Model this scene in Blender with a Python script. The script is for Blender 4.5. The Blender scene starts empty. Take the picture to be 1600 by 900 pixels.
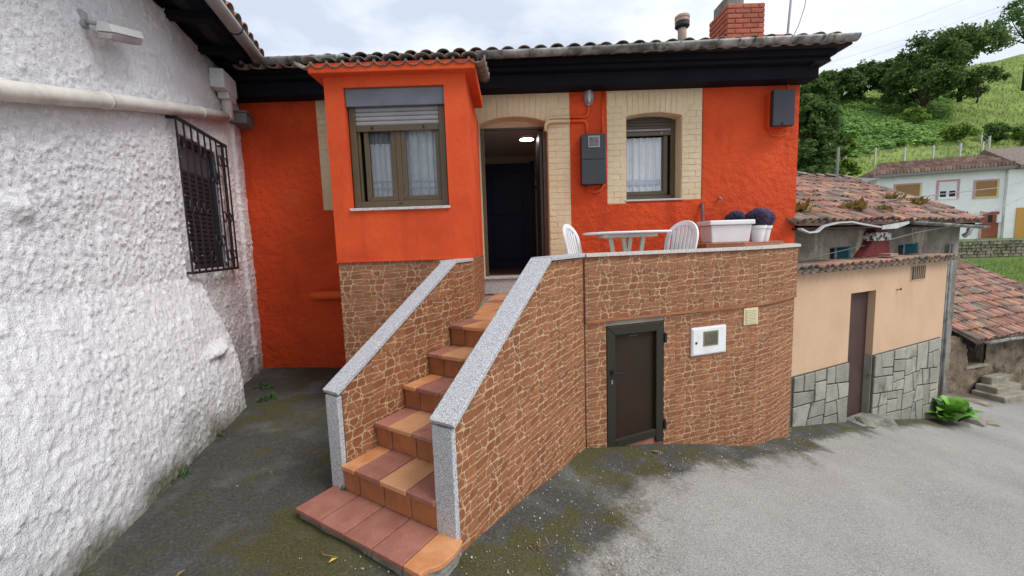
import bpy, bmesh, math, random
import numpy as np
from mathutils import Vector, Matrix

random.seed(7); rng = np.random.default_rng(7)
S = bpy.context.scene
COL = S.collection

# ------------------------------------------------------------------ camera
F, PITCH, ROLL, CZ = 640.0, 0.1045, 0.0328, 1.72
cp, sp_ = math.cos(PITCH), math.sin(PITCH)
fw = Vector((0, cp, -sp_)); u0 = Vector((0, sp_, cp)); r0 = Vector((1, 0, 0))
rt = r0*math.cos(ROLL) - u0*math.sin(ROLL); up = u0*math.cos(ROLL) + r0*math.sin(ROLL)
cam = bpy.data.cameras.new('camera'); camo = bpy.data.objects.new('camera', cam); COL.objects.link(camo)
cam.sensor_width = 36; cam.lens = F/1600*36; cam.clip_start = .05; cam.clip_end = 2000
camo.matrix_world = Matrix(((rt.x, up.x, -fw.x, 0), (rt.y, up.y, -fw.y, 0), (rt.z, up.z, -fw.z, CZ), (0, 0, 0, 1)))
S.camera = camo

# ------------------------------------------------------------------ world, sun, exposure
SUN_EL, SUN_AZ = math.radians(52), math.radians(122)      # azimuth clockwise from +Y: behind the camera, to its right
W = bpy.data.worlds.new('World'); S.world = W; W.use_nodes = True
nt = W.node_tree; nt.nodes.clear()
out = nt.nodes.new('ShaderNodeOutputWorld'); bg = nt.nodes.new('ShaderNodeBackground'); bg.inputs['Strength'].default_value = .1
sky = nt.nodes.new('ShaderNodeTexSky'); sky.sky_type = 'NISHITA'; sky.sun_disc = False
sky.sun_elevation = SUN_EL; sky.sun_rotation = SUN_AZ; sky.air_density = 1.2; sky.dust_density = 2.5
tc = nt.nodes.new('ShaderNodeTexCoord'); mp = nt.nodes.new('ShaderNodeMapping'); mp.inputs['Scale'].default_value = (1.6, 1.6, 4.0)
nz = nt.nodes.new('ShaderNodeTexNoise'); nz.inputs['Scale'].default_value = 1.9; nz.inputs['Detail'].default_value = 7; nz.inputs['Roughness'].default_value = .55
cr = nt.nodes.new('ShaderNodeValToRGB')
cr.color_ramp.elements[0].position = .38; cr.color_ramp.elements[0].color = (4.9, 5.45, 6.4, 1)
cr.color_ramp.elements[1].position = .62; cr.color_ramp.elements[1].color = (7.6, 7.9, 8.3, 1)
mx = nt.nodes.new('ShaderNodeMix'); mx.data_type = 'RGBA'; mx.inputs['Factor'].default_value = .88
L = nt.links.new
L(tc.outputs['Generated'], mp.inputs['Vector']); L(mp.outputs[0], nz.inputs['Vector']); L(nz.outputs['Fac'], cr.inputs[0])
L(sky.outputs[0], mx.inputs['A']); L(cr.outputs[0], mx.inputs['B']); L(mx.outputs['Result'], bg.inputs['Color']); L(bg.outputs[0], out.inputs[0])
sun = bpy.data.lights.new('sun', 'SUN'); sun.energy = 1.6; sun.angle = math.radians(28); sun.color = (1, .97, .93)
suno = bpy.data.objects.new('sun', sun); COL.objects.link(suno)
sd = Vector((math.sin(SUN_AZ)*math.cos(SUN_EL), math.cos(SUN_AZ)*math.cos(SUN_EL), math.sin(SUN_EL)))
suno.rotation_euler = sd.to_track_quat('Z', 'Y').to_euler()
S.view_settings.view_transform = 'Standard'; S.view_settings.look = 'None'; S.view_settings.gamma = 1
S.view_settings.exposure = 0.60; S.view_settings.use_curve_mapping = False

# ------------------------------------------------------------------ numpy noise
def _h(ix, iy, iz, s):
    n = (ix*374761393 + iy*668265263 + iz*2147483647 + s*144269) & 0xffffffff
    n = ((n ^ (n >> 13))*1274126177) & 0xffffffff
    return ((n ^ (n >> 16)) & 0xffff)/65535.0
def vnoise(x, y, z=None, s=0):
    x = np.asarray(x, float); y = np.asarray(y, float); z = np.zeros_like(x) if z is None else np.asarray(z, float)
    xi, yi, zi = np.floor(x).astype(np.int64), np.floor(y).astype(np.int64), np.floor(z).astype(np.int64)
    fx, fy, fz = x-xi, y-yi, z-zi
    fx, fy, fz = [t*t*(3-2*t) for t in (fx, fy, fz)]
    r = 0
    for dx in (0, 1):
        for dy in (0, 1):
            for dz in (0, 1):
                r = r + _h(xi+dx, yi+dy, zi+dz, s)*(fx if dx else 1-fx)*(fy if dy else 1-fy)*(fz if dz else 1-fz)
    return r
def fbm(x, y, z=None, o=4, s=0, g=.5):
    r, a, t = 0, 1, 0
    for i in range(o):
        k = 2.0**i
        r = r + a*vnoise(np.asarray(x)*k, np.asarray(y)*k, None if z is None else np.asarray(z)*k, s+i*17); t += a; a *= g
    return r/t
def sstep(a, b, x): t = np.clip((np.asarray(x, float)-a)/(b-a), 0, 1); return t*t*(3-2*t)

# ------------------------------------------------------------------ materials
def mat(name, col, rough=.85, col2=None, sc=2., lo=.4, hi=.65, fine=None, bump=(), rv=0, rh=0, metal=0, spec=.3, island=0, emit=0, stains=()):
    m = bpy.data.materials.new(name); m.use_nodes = True
    t = m.node_tree; N = t.nodes; K = t.links.new; b = N['Principled BSDF']
    b.inputs['Roughness'].default_value = rough; b.inputs['Metallic'].default_value = metal; b.inputs['Specular IOR Level'].default_value = spec
    g = N.new('ShaderNodeNewGeometry'); pos = g.outputs['Position']
    rgb = N.new('ShaderNodeRGB'); rgb.outputs[0].default_value = (*col, 1); c = rgb.outputs[0]
    def noise(scale, det=5, stretch=None):
        n = N.new('ShaderNodeTexNoise'); n.inputs['Scale'].default_value = scale; n.inputs['Detail'].default_value = det; n.inputs['Roughness'].default_value = .6
        if stretch:
            q = N.new('ShaderNodeMapping'); q.inputs['Scale'].default_value = stretch; K(pos, q.inputs[0]); K(q.outputs[0], n.inputs['Vector'])
        else: K(pos, n.inputs['Vector'])
        return n.outputs['Fac']
    def rng_(f, a, d, x=0, y=1):
        r = N.new('ShaderNodeMapRange'); r.inputs[1].default_value = a; r.inputs[2].default_value = d; r.inputs[3].default_value = x; r.inputs[4].default_value = y
        K(f, r.inputs[0]); return r.outputs[0]
    def mixc(fac, a, bcol, mode='MIX'):
        q = N.new('ShaderNodeMix'); q.data_type = 'RGBA'; q.blend_type = mode
        if isinstance(fac, (int, float)): q.inputs['Factor'].default_value = fac
        else: K(fac, q.inputs['Factor'])
        K(a, q.inputs['A'])
        if isinstance(bcol, tuple): q.inputs['B'].default_value = (*bcol, 1)
        else: K(bcol, q.inputs['B'])
        return q.outputs['Result']
    if col2: c = mixc(rng_(noise(sc), lo, hi), c, col2)
    for (scol, scale, a, d, stretch) in stains: c = mixc(rng_(noise(scale, 6, stretch), a, d), c, scol)
    if fine:
        v = rng_(noise(fine[0], 3), .25, .75, 1-fine[1], 1+fine[1])
        h = N.new('ShaderNodeHueSaturation'); K(v, h.inputs['Value']); K(c, h.inputs['Color']); c = h.outputs[0]
    if rv or rh or island:
        oi = N.new('ShaderNodeObjectInfo'); r = g.outputs['Random Per Island'] if island else oi.outputs['Random']
        h = N.new('ShaderNodeHueSaturation'); K(rng_(r, 0, 1, 1-(rv or island), 1+(rv or island)), h.inputs['Value'])
        if rh:
            w = N.new('ShaderNodeMath'); w.operation = 'FRACT'; w2 = N.new('ShaderNodeMath'); w2.operation = 'MULTIPLY'; w2.inputs[1].default_value = 7.31
            K(r, w2.inputs[0]); K(w2.outputs[0], w.inputs[0]); K(rng_(w.outputs[0], 0, 1, .5-rh, .5+rh), h.inputs['Hue'])
        K(c, h.inputs['Color']); c = h.outputs[0]
    K(c, b.inputs['Base Color'])
    last = None
    for (scale, strength, dist) in bump:
        bn = N.new('ShaderNodeBump'); bn.inputs['Strength'].default_value = strength; bn.inputs['Distance'].default_value = dist
        K(noise(scale, 5), bn.inputs['Height'])
        if last: K(last, bn.inputs['Normal'])
        last = bn.outputs[0]
    if last: K(last, b.inputs['Normal'])
    if emit: b.inputs['Emission Color'].default_value = (*col, 1); b.inputs['Emission Strength'].default_value = emit
    return m
def granite_mat(name, a, b_, c_):
    m = mat(name, a, .45, spec=.4); t = m.node_tree; N = t.nodes; K = t.links.new
    g = N.new('ShaderNodeNewGeometry')
    n1 = N.new('ShaderNodeTexNoise'); n1.inputs['Scale'].default_value = 150; n1.inputs['Detail'].default_value = 3; n1.inputs['Roughness'].default_value = .7
    K(g.outputs['Position'], n1.inputs['Vector'])
    r = N.new('ShaderNodeValToRGB'); e = r.color_ramp.elements
    e[0].position = .36; e[0].color = (*c_, 1); e[1].position = .62; e[1].color = (*a, 1)
    x = e.new(.47); x.color = (*b_, 1); K(n1.outputs['Fac'], r.inputs[0]); K(r.outputs[0], N['Principled BSDF'].inputs['Base Color'])
    return m
def glass_mat(name, tint=(1, 1, 1), refl=1.0):
    m = bpy.data.materials.new(name); m.use_nodes = True; t = m.node_tree; t.nodes.clear(); K = t.links.new
    o = t.nodes.new('ShaderNodeOutputMaterial'); mx = t.nodes.new('ShaderNodeMixShader'); fr = t.nodes.new('ShaderNodeFresnel'); fr.inputs[0].default_value = 1.6
    tr = t.nodes.new('ShaderNodeBsdfTransparent'); tr.inputs[0].default_value = (*tint, 1); gl = t.nodes.new('ShaderNodeBsdfGlossy'); gl.inputs['Roughness'].default_value = .02
    K(fr.outputs[0], mx.inputs[0]); K(tr.outputs[0], mx.inputs[1]); K(gl.outputs[0], mx.inputs[2]); K(mx.outputs[0], o.inputs[0]); return m

ORANGE = mat('orange_plaster', (.67, .078, .018), .78, (.54, .058, .014), 1.3, fine=(40, .05), bump=((11, .8, .04), (38, .6, .010)), spec=.25, stains=(((.45, .046, .012), 1.5, .56, .78, (2.2, 2.2, .45)), ((.66, .11, .04), 3.0, .62, .78, None)))
ORANGE_SMOOTH = mat('orange_smooth', (.69, .090, .023), .75, (.58, .068, .018), 2, fine=(30, .04), bump=((14, .35, .012), (60, .3, .004)), spec=.25, stains=(((.50, .056, .015), 1.9, .56, .8, (2.6, 2.6, .4)),))
CREAM = mat('cream_paint', (.72, .58, .38), .8, (.67, .53, .335), 3, fine=(25, .05), bump=((22, .45, .012), (70, .3, .004)), spec=.25)
WHITEWALL = mat('white_roughcast', (.80, .80, .83), .9, (.70, .69, .72), 1.1, fine=(14, .08), bump=((28, .9, .03), (75, .8, .010)), spec=.15)
GRANITE = granite_mat('granite', (.66, .66, .67), (.40, .41, .43), (.12, .12, .14))
GRANITE_LIGHT = granite_mat('granite_light', (.72, .70, .67), (.52, .49, .46), (.22, .2, .2))
GROUT = mat('tile_mortar', (.52, .36, .22), .85, (.42, .28, .165), 8, fine=(60, .1), bump=((60, .3, .004),), spec=.2)
STONE_A = mat('tile_stone_brown', (.255, .098, .044), .62, (.32, .134, .062), 14, .35, .65, fine=(50, .16), bump=((45, .45, .006),), rv=.10, spec=.35)
STONE_B = mat('tile_stone_dark', (.22, .082, .037), .62, (.27, .104, .048), 14, fine=(50, .16), bump=((45, .45, .006),), rv=.10, spec=.35)
JOINT = mat('joint_grey', (.34, .29, .235), .9, (.24, .20, .16), 5, fine=(40, .12))
DARKJOINT = mat('joint_dark', (.14, .10, .075), .9, fine=(40, .12))
TERRA_RED = mat('tread_red', (.29, .118, .088), .5, (.36, .158, .115), 9, fine=(110, .22), rv=.09, bump=((120, .2, .002),), spec=.35, stains=(((.15, .085, .065), 5, .60, .8, None),))
TERRA_OR = mat('tread_orange', (.50, .205, .085), .45, (.60, .29, .14), 7, fine=(150, .12), rv=.06, bump=((120, .15, .002),), spec=.4, stains=(((.33, .15, .075), 5, .60, .82, None),))
TERRA_LT = mat('tread_light', (.49, .24, .12), .5, (.55, .29, .15), 7, fine=(150, .10), rv=.05, bump=((120, .15, .002),), spec=.4, stains=(((.42, .22, .11), 5, .60, .82, None),))
RISER = mat('riser_tile', (.36, .135, .052), .5, (.27, .10, .042), 6, fine=(60, .12), rv=.10, bump=((60, .2, .003),), spec=.35, stains=(((.17, .075, .04), 5, .60, .82, None),))
CONC = mat('rough_concrete', (.27, .26, .235), .95, (.15, .145, .12), 6, fine=(50, .2), bump=((25, .8, .02), (80, .5, .006)))
BRONZE = mat('bronze_frame', (.100, .070, .036), .38, (.085, .058, .030), 5, spec=.5)
BRONZE_DK = mat('bronze_dark', (.048, .035, .026), .4, spec=.5)
DOORPANEL = mat('cellar_door_panel', (.026, .016, .009), .5, (.031, .019, .011), 4, spec=.25)
DOORFRAME = mat('cellar_door_frame', (.030, .026, .019), .5, spec=.3)
SHUT = mat('shutter_grey', (.30, .28, .29), .5, (.26, .245, .25), 5)
SHUTBOX = mat('shutter_box', (.165, .175, .20), .5, (.13, .14, .165), 5, fine=(20, .06))
BLACKM = mat('dark_grey_plastic', (.030, .034, .043), .5, (.036, .040, .05), 3, spec=.4)
IRON = mat('black_iron', (.018, .018, .024), .5, spec=.45)
BLACKP = mat('black_plastic', (.012, .012, .014), .4, spec=.4)
CURTAIN = mat('white_curtain', (.78, .80, .82), .9, fine=(18, .05))
LACE = mat('curtain_lace', (.50, .54, .62), .9, fine=(90, .25))
GLASS = glass_mat('window_glass', (.93, .95, .96))
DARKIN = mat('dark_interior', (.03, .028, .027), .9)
HALLWALL = mat('hall_wall', (.34, .27, .17), .8, fine=(10, .05))
HALLCEIL = mat('hall_ceiling', (.42, .40, .37), .8)
HALLDOOR = mat('hall_door', (.010, .013, .034), .55, spec=.2)
HALLFLOOR = mat('hall_floor', (.13, .065, .035), .35, spec=.5)
LAMPON = mat('lamp_lit', (1, .98, .95), .5, emit=9)
EAVE = mat('eave_wood', (.0075, .0078, .012), .75, (.011, .011, .016), 3, fine=(18, .15), bump=((30, .3, .006),), spec=.12)
EAVE_L = mat('eave_wood_worn', (.016, .014, .016), .8, (.030, .026, .025), 4, fine=(20, .2), bump=((30, .4, .01),))
ZINC = mat('zinc_gutter', (.36, .36, .345), .55, (.11, .115, .10), 5, .38, .6, fine=(22, .2), metal=.25, stains=(((.07, .075, .06), 9, .55, .68, (1.6, 1, .5)),))
GUTW = mat('grey_gutter', (.42, .40, .39), .55, (.30, .29, .285), 4, fine=(30, .08))
PIPEW = mat('cream_white_pipe', (.68, .65, .60), .55, (.50, .46, .40), 4, .45, .7, fine=(30, .06))
PIPE_O = mat('orange_pipe', (.72, .10, .02), .6, fine=(30, .05))
PIPE_C = mat('cream_pipe', (.70, .52, .30), .6, fine=(30, .05))
WPLAST = mat('white_plastic', (.80, .81, .82), .4, (.74, .75, .76), 4, spec=.45)
WPAINT = mat('white_paint', (.78, .79, .79), .5, (.70, .70, .69), 6, fine=(30, .04))
OFFW = mat('offwhite_plastic', (.62, .62, .54), .5)
VENTY = mat('cream_vent', (.66, .58, .36), .6)
TILE_R = mat('roof_tile_red', (.40, .195, .135), .85, (.25, .16, .13), 6, .45, .62, fine=(26, .22), rv=.35, rh=.014, bump=((30, .5, .01),), stains=(((.16, .14, .115), 3.3, .5, .66, None),))
TILE_G = mat('roof_tile_weathered', (.27, .205, .165), .9, (.14, .125, .11), 6, fine=(26, .22), rv=.28, rh=.012, bump=((30, .5, .01),))
TILE_FAR = mat('roof_tile_far', (.40, .26, .20), .9, (.24, .18, .15), 1.2, fine=(4, .25), island=.35)
ROOFBASE = mat('roof_underlay', (.15, .075, .05), .95, (.08, .05, .04), 4, fine=(30, .2))
BRICK = mat('red_brick', (.42, .125, .075), .85, (.34, .095, .06), 9, fine=(60, .12), rv=.16, bump=((70, .3, .004),))
MORTAR = mat('brick_mortar', (.34, .27, .22), .95, fine=(50, .12))
CLAYP = mat('clay_pot', (.52, .34, .25), .8, (.34, .26, .22), 7, fine=(30, .15))
PEACH = mat('peach_render', (.60, .41, .27), .85, (.55, .365, .235), 1.4, fine=(30, .04), bump=((45, .25, .006),), spec=.2, stains=(((.49, .335, .225), 1.5, .56, .76, (1, 1, .25)),))
CLAD = mat('grey_cladding_stone', (.33, .318, .265), .8, (.26, .25, .21), 5, fine=(45, .14), rv=.16, bump=((30, .4, .008),), stains=(((.13, .125, .10), 4, .56, .72, None),))
CLADJ = mat('cladding_joint', (.085, .082, .075), .95, fine=(30, .15))
RUST = mat('dark_brown_steel', (.060, .034, .030), .6, (.080, .045, .038), 3, fine=(16, .08))
OLDWALL = mat('old_render', (.27, .245, .195), .95, (.17, .155, .125), 1.6, .4, .6, fine=(16, .18), bump=((12, .7, .03), (45, .5, .01)), stains=(((.52, .47, .34), 2.2, .56, .66, (1.6, 1.6, .35)), ((.095, .088, .075), 3.1, .58, .7, (1, 1, .5))))
TEAL = mat('teal_paint', (.055, .22, .26), .6, (.08, .27, .30), 8, fine=(30, .1))
TEALW = mat('pale_window_wood', (.40, .50, .54), .6, fine=(30, .1))
REDP = mat('red_painted_brick', (.20, .030, .028), .75, (.13, .024, .024), 9, fine=(40, .2), bump=((30, .8, .02),))
WHITEB = mat('white_flaking', (.72, .70, .68), .9, (.07, .06, .055), 17, .46, .54, bump=((30, .8, .02),))
COTW = mat('cottage_stone_wall', (.24, .185, .125), .95, (.14, .105, .075), 2.4, fine=(14, .22), bump=((10, .8, .05), (40, .6, .01)), stains=(((.34, .27, .18), 2.2, .55, .7, None), ((.06, .055, .045), 3.2, .55, .68, None)))
RUBBLE = mat('rubble_stone', (.30, .26, .20), .95, (.20, .175, .135), 6, fine=(20, .2), rv=.28, bump=((14, .6, .03),))
RUBBLEJ = mat('rubble_joint', (.11, .10, .075), .95, (.07, .075, .04), 3, fine=(10, .2))
STEPS = mat('worn_step_stone', (.33, .30, .24), .95, (.19, .18, .13), 5, fine=(20, .18), bump=((20, .6, .02),))
WHOUSE = mat('far_white_render', (.88, .88, .87), .9, (.80, .80, .79), .6, fine=(3, .05), stains=(((.50, .50, .49), .8, .6, .78, (1, 1, .3)),))
SHUTBR = mat('far_brown_shutter', (.33, .185, .075), .7)
PINKF = mat('far_pink_frame', (.55, .33, .33), .8)
YELF = mat('far_yellow_frame', (.62, .52, .27), .8)
DOORRED = mat('far_red_door', (.27, .075, .045), .6, (.33, .11, .05), 2)
DOORYEL = mat('far_yellow_door', (.55, .30, .07), .6)
GREYWOOD = mat('grey_wood', (.20, .19, .175), .9, fine=(8, .15))
CONCPOST = mat('concrete_post', (.52, .50, .46), .9, fine=(6, .1))
WIRE = mat('wire_grey', (.30, .30, .32), .6)
WIREW = mat('cable_white', (.55, .54, .52), .6)
SOIL = mat('soil', (.05, .035, .025), .95, fine=(40, .2))
LAV = mat('lavender_flower', (.105, .078, .145), .9, (.058, .045, .078), 40, island=.5)
LAVG = mat('lavender_core', (.045, .040, .065), .95)
def leafmat(n, a, b, isl=.45, sc=.5, tl=.42, kk=.95):
    k = kk; m = mat(n, tuple(v*k for v in a), .65, tuple(v*k for v in b), sc, .38, .62, island=isl, spec=.25)
    t = m.node_tree; p = t.nodes['Principled BSDF']; src_ = p.inputs['Base Color'].links[0].from_socket
    tr = t.nodes.new('ShaderNodeBsdfTranslucent'); ms = t.nodes.new('ShaderNodeMixShader'); ms.inputs[0].default_value = tl; o_ = t.nodes['Material Output']
    t.links.new(src_, tr.inputs[0]); t.links.new(p.outputs[0], ms.inputs[1]); t.links.new(tr.outputs[0], ms.inputs[2]); t.links.new(ms.outputs[0], o_.inputs[0]); return m
LEAF_DK = leafmat('leaf_dark', (.075, .140, .032), (.125, .20, .05))
LEAF_MID = leafmat('leaf_mid', (.125, .225, .045), (.080, .155, .035))
LEAF_LT = leafmat('leaf_light', (.25, .38, .065), (.17, .28, .05))
LEAF_BR = leafmat('bracken', (.23, .35, .10), (.155, .27, .075), .4, .25, kk=1.35)
GRASSM = leafmat('meadow_grass', (.24, .31, .075), (.18, .255, .06), .3, .15)
HOSTA = mat('hosta_leaf', (.17, .38, .05), .4, (.11, .29, .04), 9, island=.18, spec=.45)
ROOFWEED = leafmat('roof_weed', (.24, .21, .05), (.20, .11, .04), .35, 6)
WEED = leafmat('weed', (.065, .16, .03), (.05, .12, .025), .3, 9)
DRYG = leafmat('dry_grass', (.36, .28, .15), (.28, .2, .1), .3, 9)
BARK = mat('bark', (.07, .055, .04), .95, fine=(4, .2))
PEBBLE = mat('pebble', (.42, .40, .37), .9, island=.4)

# ------------------------------------------------------------------ object helpers
def tag(o, label=None, cat=None, group=None, kind=None):
    if label: o['label'] = label
    if cat: o['category'] = cat
    if group: o['group'] = group
    if kind: o['kind'] = kind
    return o
def thing(name, label, cat, loc=(0, 0, 0), group=None):
    o = bpy.data.objects.new(name, None); COL.objects.link(o); o.location = loc; o.empty_display_size = .1
    return tag(o, label, cat, group)
def world_loc(o):
    v = Vector((0, 0, 0))
    while o is not None: v += o.location; o = o.parent
    return v
def place(name, me, parent=None, M=None):
    """link mesh; M = world matrix (or identity = mesh built about the root's base)"""
    o = bpy.data.objects.new(name, me); COL.objects.link(o)
    if M is not None:
        if parent is not None: o.matrix_local = Matrix.Translation(-world_loc(parent)) @ M
        else: o.matrix_local = M
    if parent is not None: o.parent = parent
    return o
class MB:
    def __init__(s): s.v = []; s.f = []; s.m = []; s.mats = []
    def mi(s, m):
        if m not in s.mats: s.mats.append(m)
        return s.mats.index(m)
    def add(s, vs, fs, m):
        b = len(s.v); s.v += [tuple(map(float, v)) for v in vs]; i = s.mi(m)
        for f in fs: s.f.append([b+k for k in f]); s.m.append(i)
    def pbox(s, o, a, b, c, m):
        o, a, b, c = map(Vector, (o, a, b, c))
        vs = [o, o+a, o+a+b, o+b, o+c, o+a+c, o+a+b+c, o+b+c]
        s.add(vs, [(0, 3, 2, 1), (4, 5, 6, 7), (0, 1, 5, 4), (1, 2, 6, 5), (2, 3, 7, 6), (3, 0, 4, 7)], m)
    def box(s, x0, x1, y0, y1, z0, z1, m): s.pbox((x0, y0, z0), (x1-x0, 0, 0), (0, y1-y0, 0), (0, 0, z1-z0), m)
    def prism(s, poly, ex, m):
        n = len(poly); ex = Vector(ex); p = [Vector(q) for q in poly]
        s.add(p+[q+ex for q in p], [tuple(range(n))[::-1], tuple(range(n, 2*n))]+[(i, (i+1) % n, n+(i+1) % n, n+i) for i in range(n)], m)
    def tube(s, pts, r, m, seg=8, caps=True, r2=None):
        pts = [Vector(p) for p in pts]; n = len(pts); vs = []; ref = None
        for i, p in enumerate(pts):
            d = (pts[min(i+1, n-1)]-pts[max(i-1, 0)]).normalized()
            if ref is None: ref = Vector((0, 0, 1)) if abs(d.z) < .9 else Vector((1, 0, 0))
            a = d.cross(ref).normalized(); b = a.cross(d).normalized(); ref = b
            rr = r if r2 is None else r+(r2-r)*i/max(n-1, 1)
            vs += [p+a*rr*math.cos(2*math.pi*k/seg)+b*rr*math.sin(2*math.pi*k/seg) for k in range(seg)]
        fs = [(i*seg+k, i*seg+(k+1) % seg, (i+1)*seg+(k+1) % seg, (i+1)*seg+k) for i in range(n-1) for k in range(seg)]
        if caps: fs += [tuple(range(seg))[::-1], tuple(range((n-1)*seg, n*seg))]
        s.add(vs, fs, m)
    def lathe(s, prof, c, m, seg=20, ax=None):
        c = Vector(c); vs = []
        for (r, h) in prof:
            for k in range(seg):
                t = 2*math.pi*k/seg; v = Vector((r*math.cos(t), r*math.sin(t), h))
                if ax is not None: v = ax @ v
                vs.append(c+v)
        n = len(prof)
        fs = [(i*seg+k, i*seg+(k+1) % seg, (i+1)*seg+(k+1) % seg, (i+1)*seg+k) for i in range(n-1) for k in range(seg)]
        if prof[0][0] > 1e-6: fs.append(tuple(range(seg))[::-1])
        if prof[-1][0] > 1e-6: fs.append(tuple(range((n-1)*seg, n*seg)))
        s.add(vs, fs, m)
    def mesh(s, name, off=(0, 0, 0), bevel=0, bseg=2, smooth=False, recalc=True):
        me = bpy.data.meshes.new(name); off = Vector(off)
        me.from_pydata([(a-off.x, b-off.y, c-off.z) for a, b, c in s.v], [], s.f)
        for m in s.mats: me.materials.append(m)
        me.polygons.foreach_set('material_index', s.m)
        if recalc or bevel:
            bm = bmesh.new(); bm.from_mesh(me)
            if recalc: bmesh.ops.recalc_face_normals(bm, faces=bm.faces)
            if bevel:
                es = [e for e in bm.edges if len(e.link_faces) == 2 and e.calc_face_angle(0) > .6]
                bmesh.ops.bevel(bm, geom=es, offset=bevel, segments=bseg, profile=.5, affect='EDGES', clamp_overlap=True)
            bm.to_mesh(me); bm.free()
        if smooth: me.polygons.foreach_set('use_smooth', [True]*len(me.polygons))
        me.update(); return me
    def build(s, name, parent=None, **k):
        off = world_loc(parent) if parent is not None else (0, 0, 0)
        return place(name, s.mesh(name, off, **k), parent)
def bx(name, parent, x0, x1, y0, y1, z0, z1, m, bevel=0, **k):
    b = MB(); b.box(x0, x1, y0, y1, z0, z1, m); return b.build(name, parent, bevel=bevel, **k)
def tb(name, parent, pts, r, m, seg=8, smooth=True, **k):
    b = MB(); b.tube(pts, r, m, seg); return b.build(name, parent, smooth=smooth, **k)
def fast_mesh(name, verts, faces, mats, mi=None, smooth=False):
    """verts (n,3); faces (m,k) arrays of equal size"""
    me = bpy.data.meshes.new(name); nv, nf, k = len(verts), len(faces), faces.shape[1]
    me.vertices.add(nv); me.vertices.foreach_set('co', np.asarray(verts, np.float32).ravel())
    me.loops.add(nf*k); me.loops.foreach_set('vertex_index', np.asarray(faces, np.int32).ravel())
    me.polygons.add(nf); me.polygons.foreach_set('loop_start', np.arange(0, nf*k, k, dtype=np.int32))
    for m in mats: me.materials.append(m)
    if mi is not None: me.polygons.foreach_set('material_index', np.asarray(mi, np.int32))
    if smooth: me.polygons.foreach_set('use_smooth', np.ones(nf, bool))
    me.update(calc_edges=True); me.validate(); return me
def grid_mesh(name, X, Y, Z, mats, keep=None, smooth=True):
    nu, nv = X.shape; idx = np.arange(nu*nv).reshape(nu, nv)
    q = np.stack([idx[:-1, :-1], idx[1:, :-1], idx[1:, 1:], idx[:-1, 1:]], -1).reshape(-1, 4)
    if keep is not None: q = q[keep.reshape(-1)]
    return fast_mesh(name, np.stack([X, Y, Z], -1).reshape(-1, 3), q, mats, smooth=smooth)
def copies(src, transforms, parent):
    r = []
    for M in transforms:
        o = src.copy(); COL.objects.link(o); o.matrix_local = Matrix.Translation(-world_loc(parent)) @ M; o.parent = parent; r.append(o)
    return r
def frame(o, ux, uy, uz):
    ux, uy, uz = Vector(ux), Vector(uy), Vector(uz)
    return Matrix(((ux.x, uy.x, uz.x, o[0]), (ux.y, uy.y, uz.y, o[1]), (ux.z, uy.z, uz.z, o[2]), (0, 0, 0, 1)))

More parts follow.
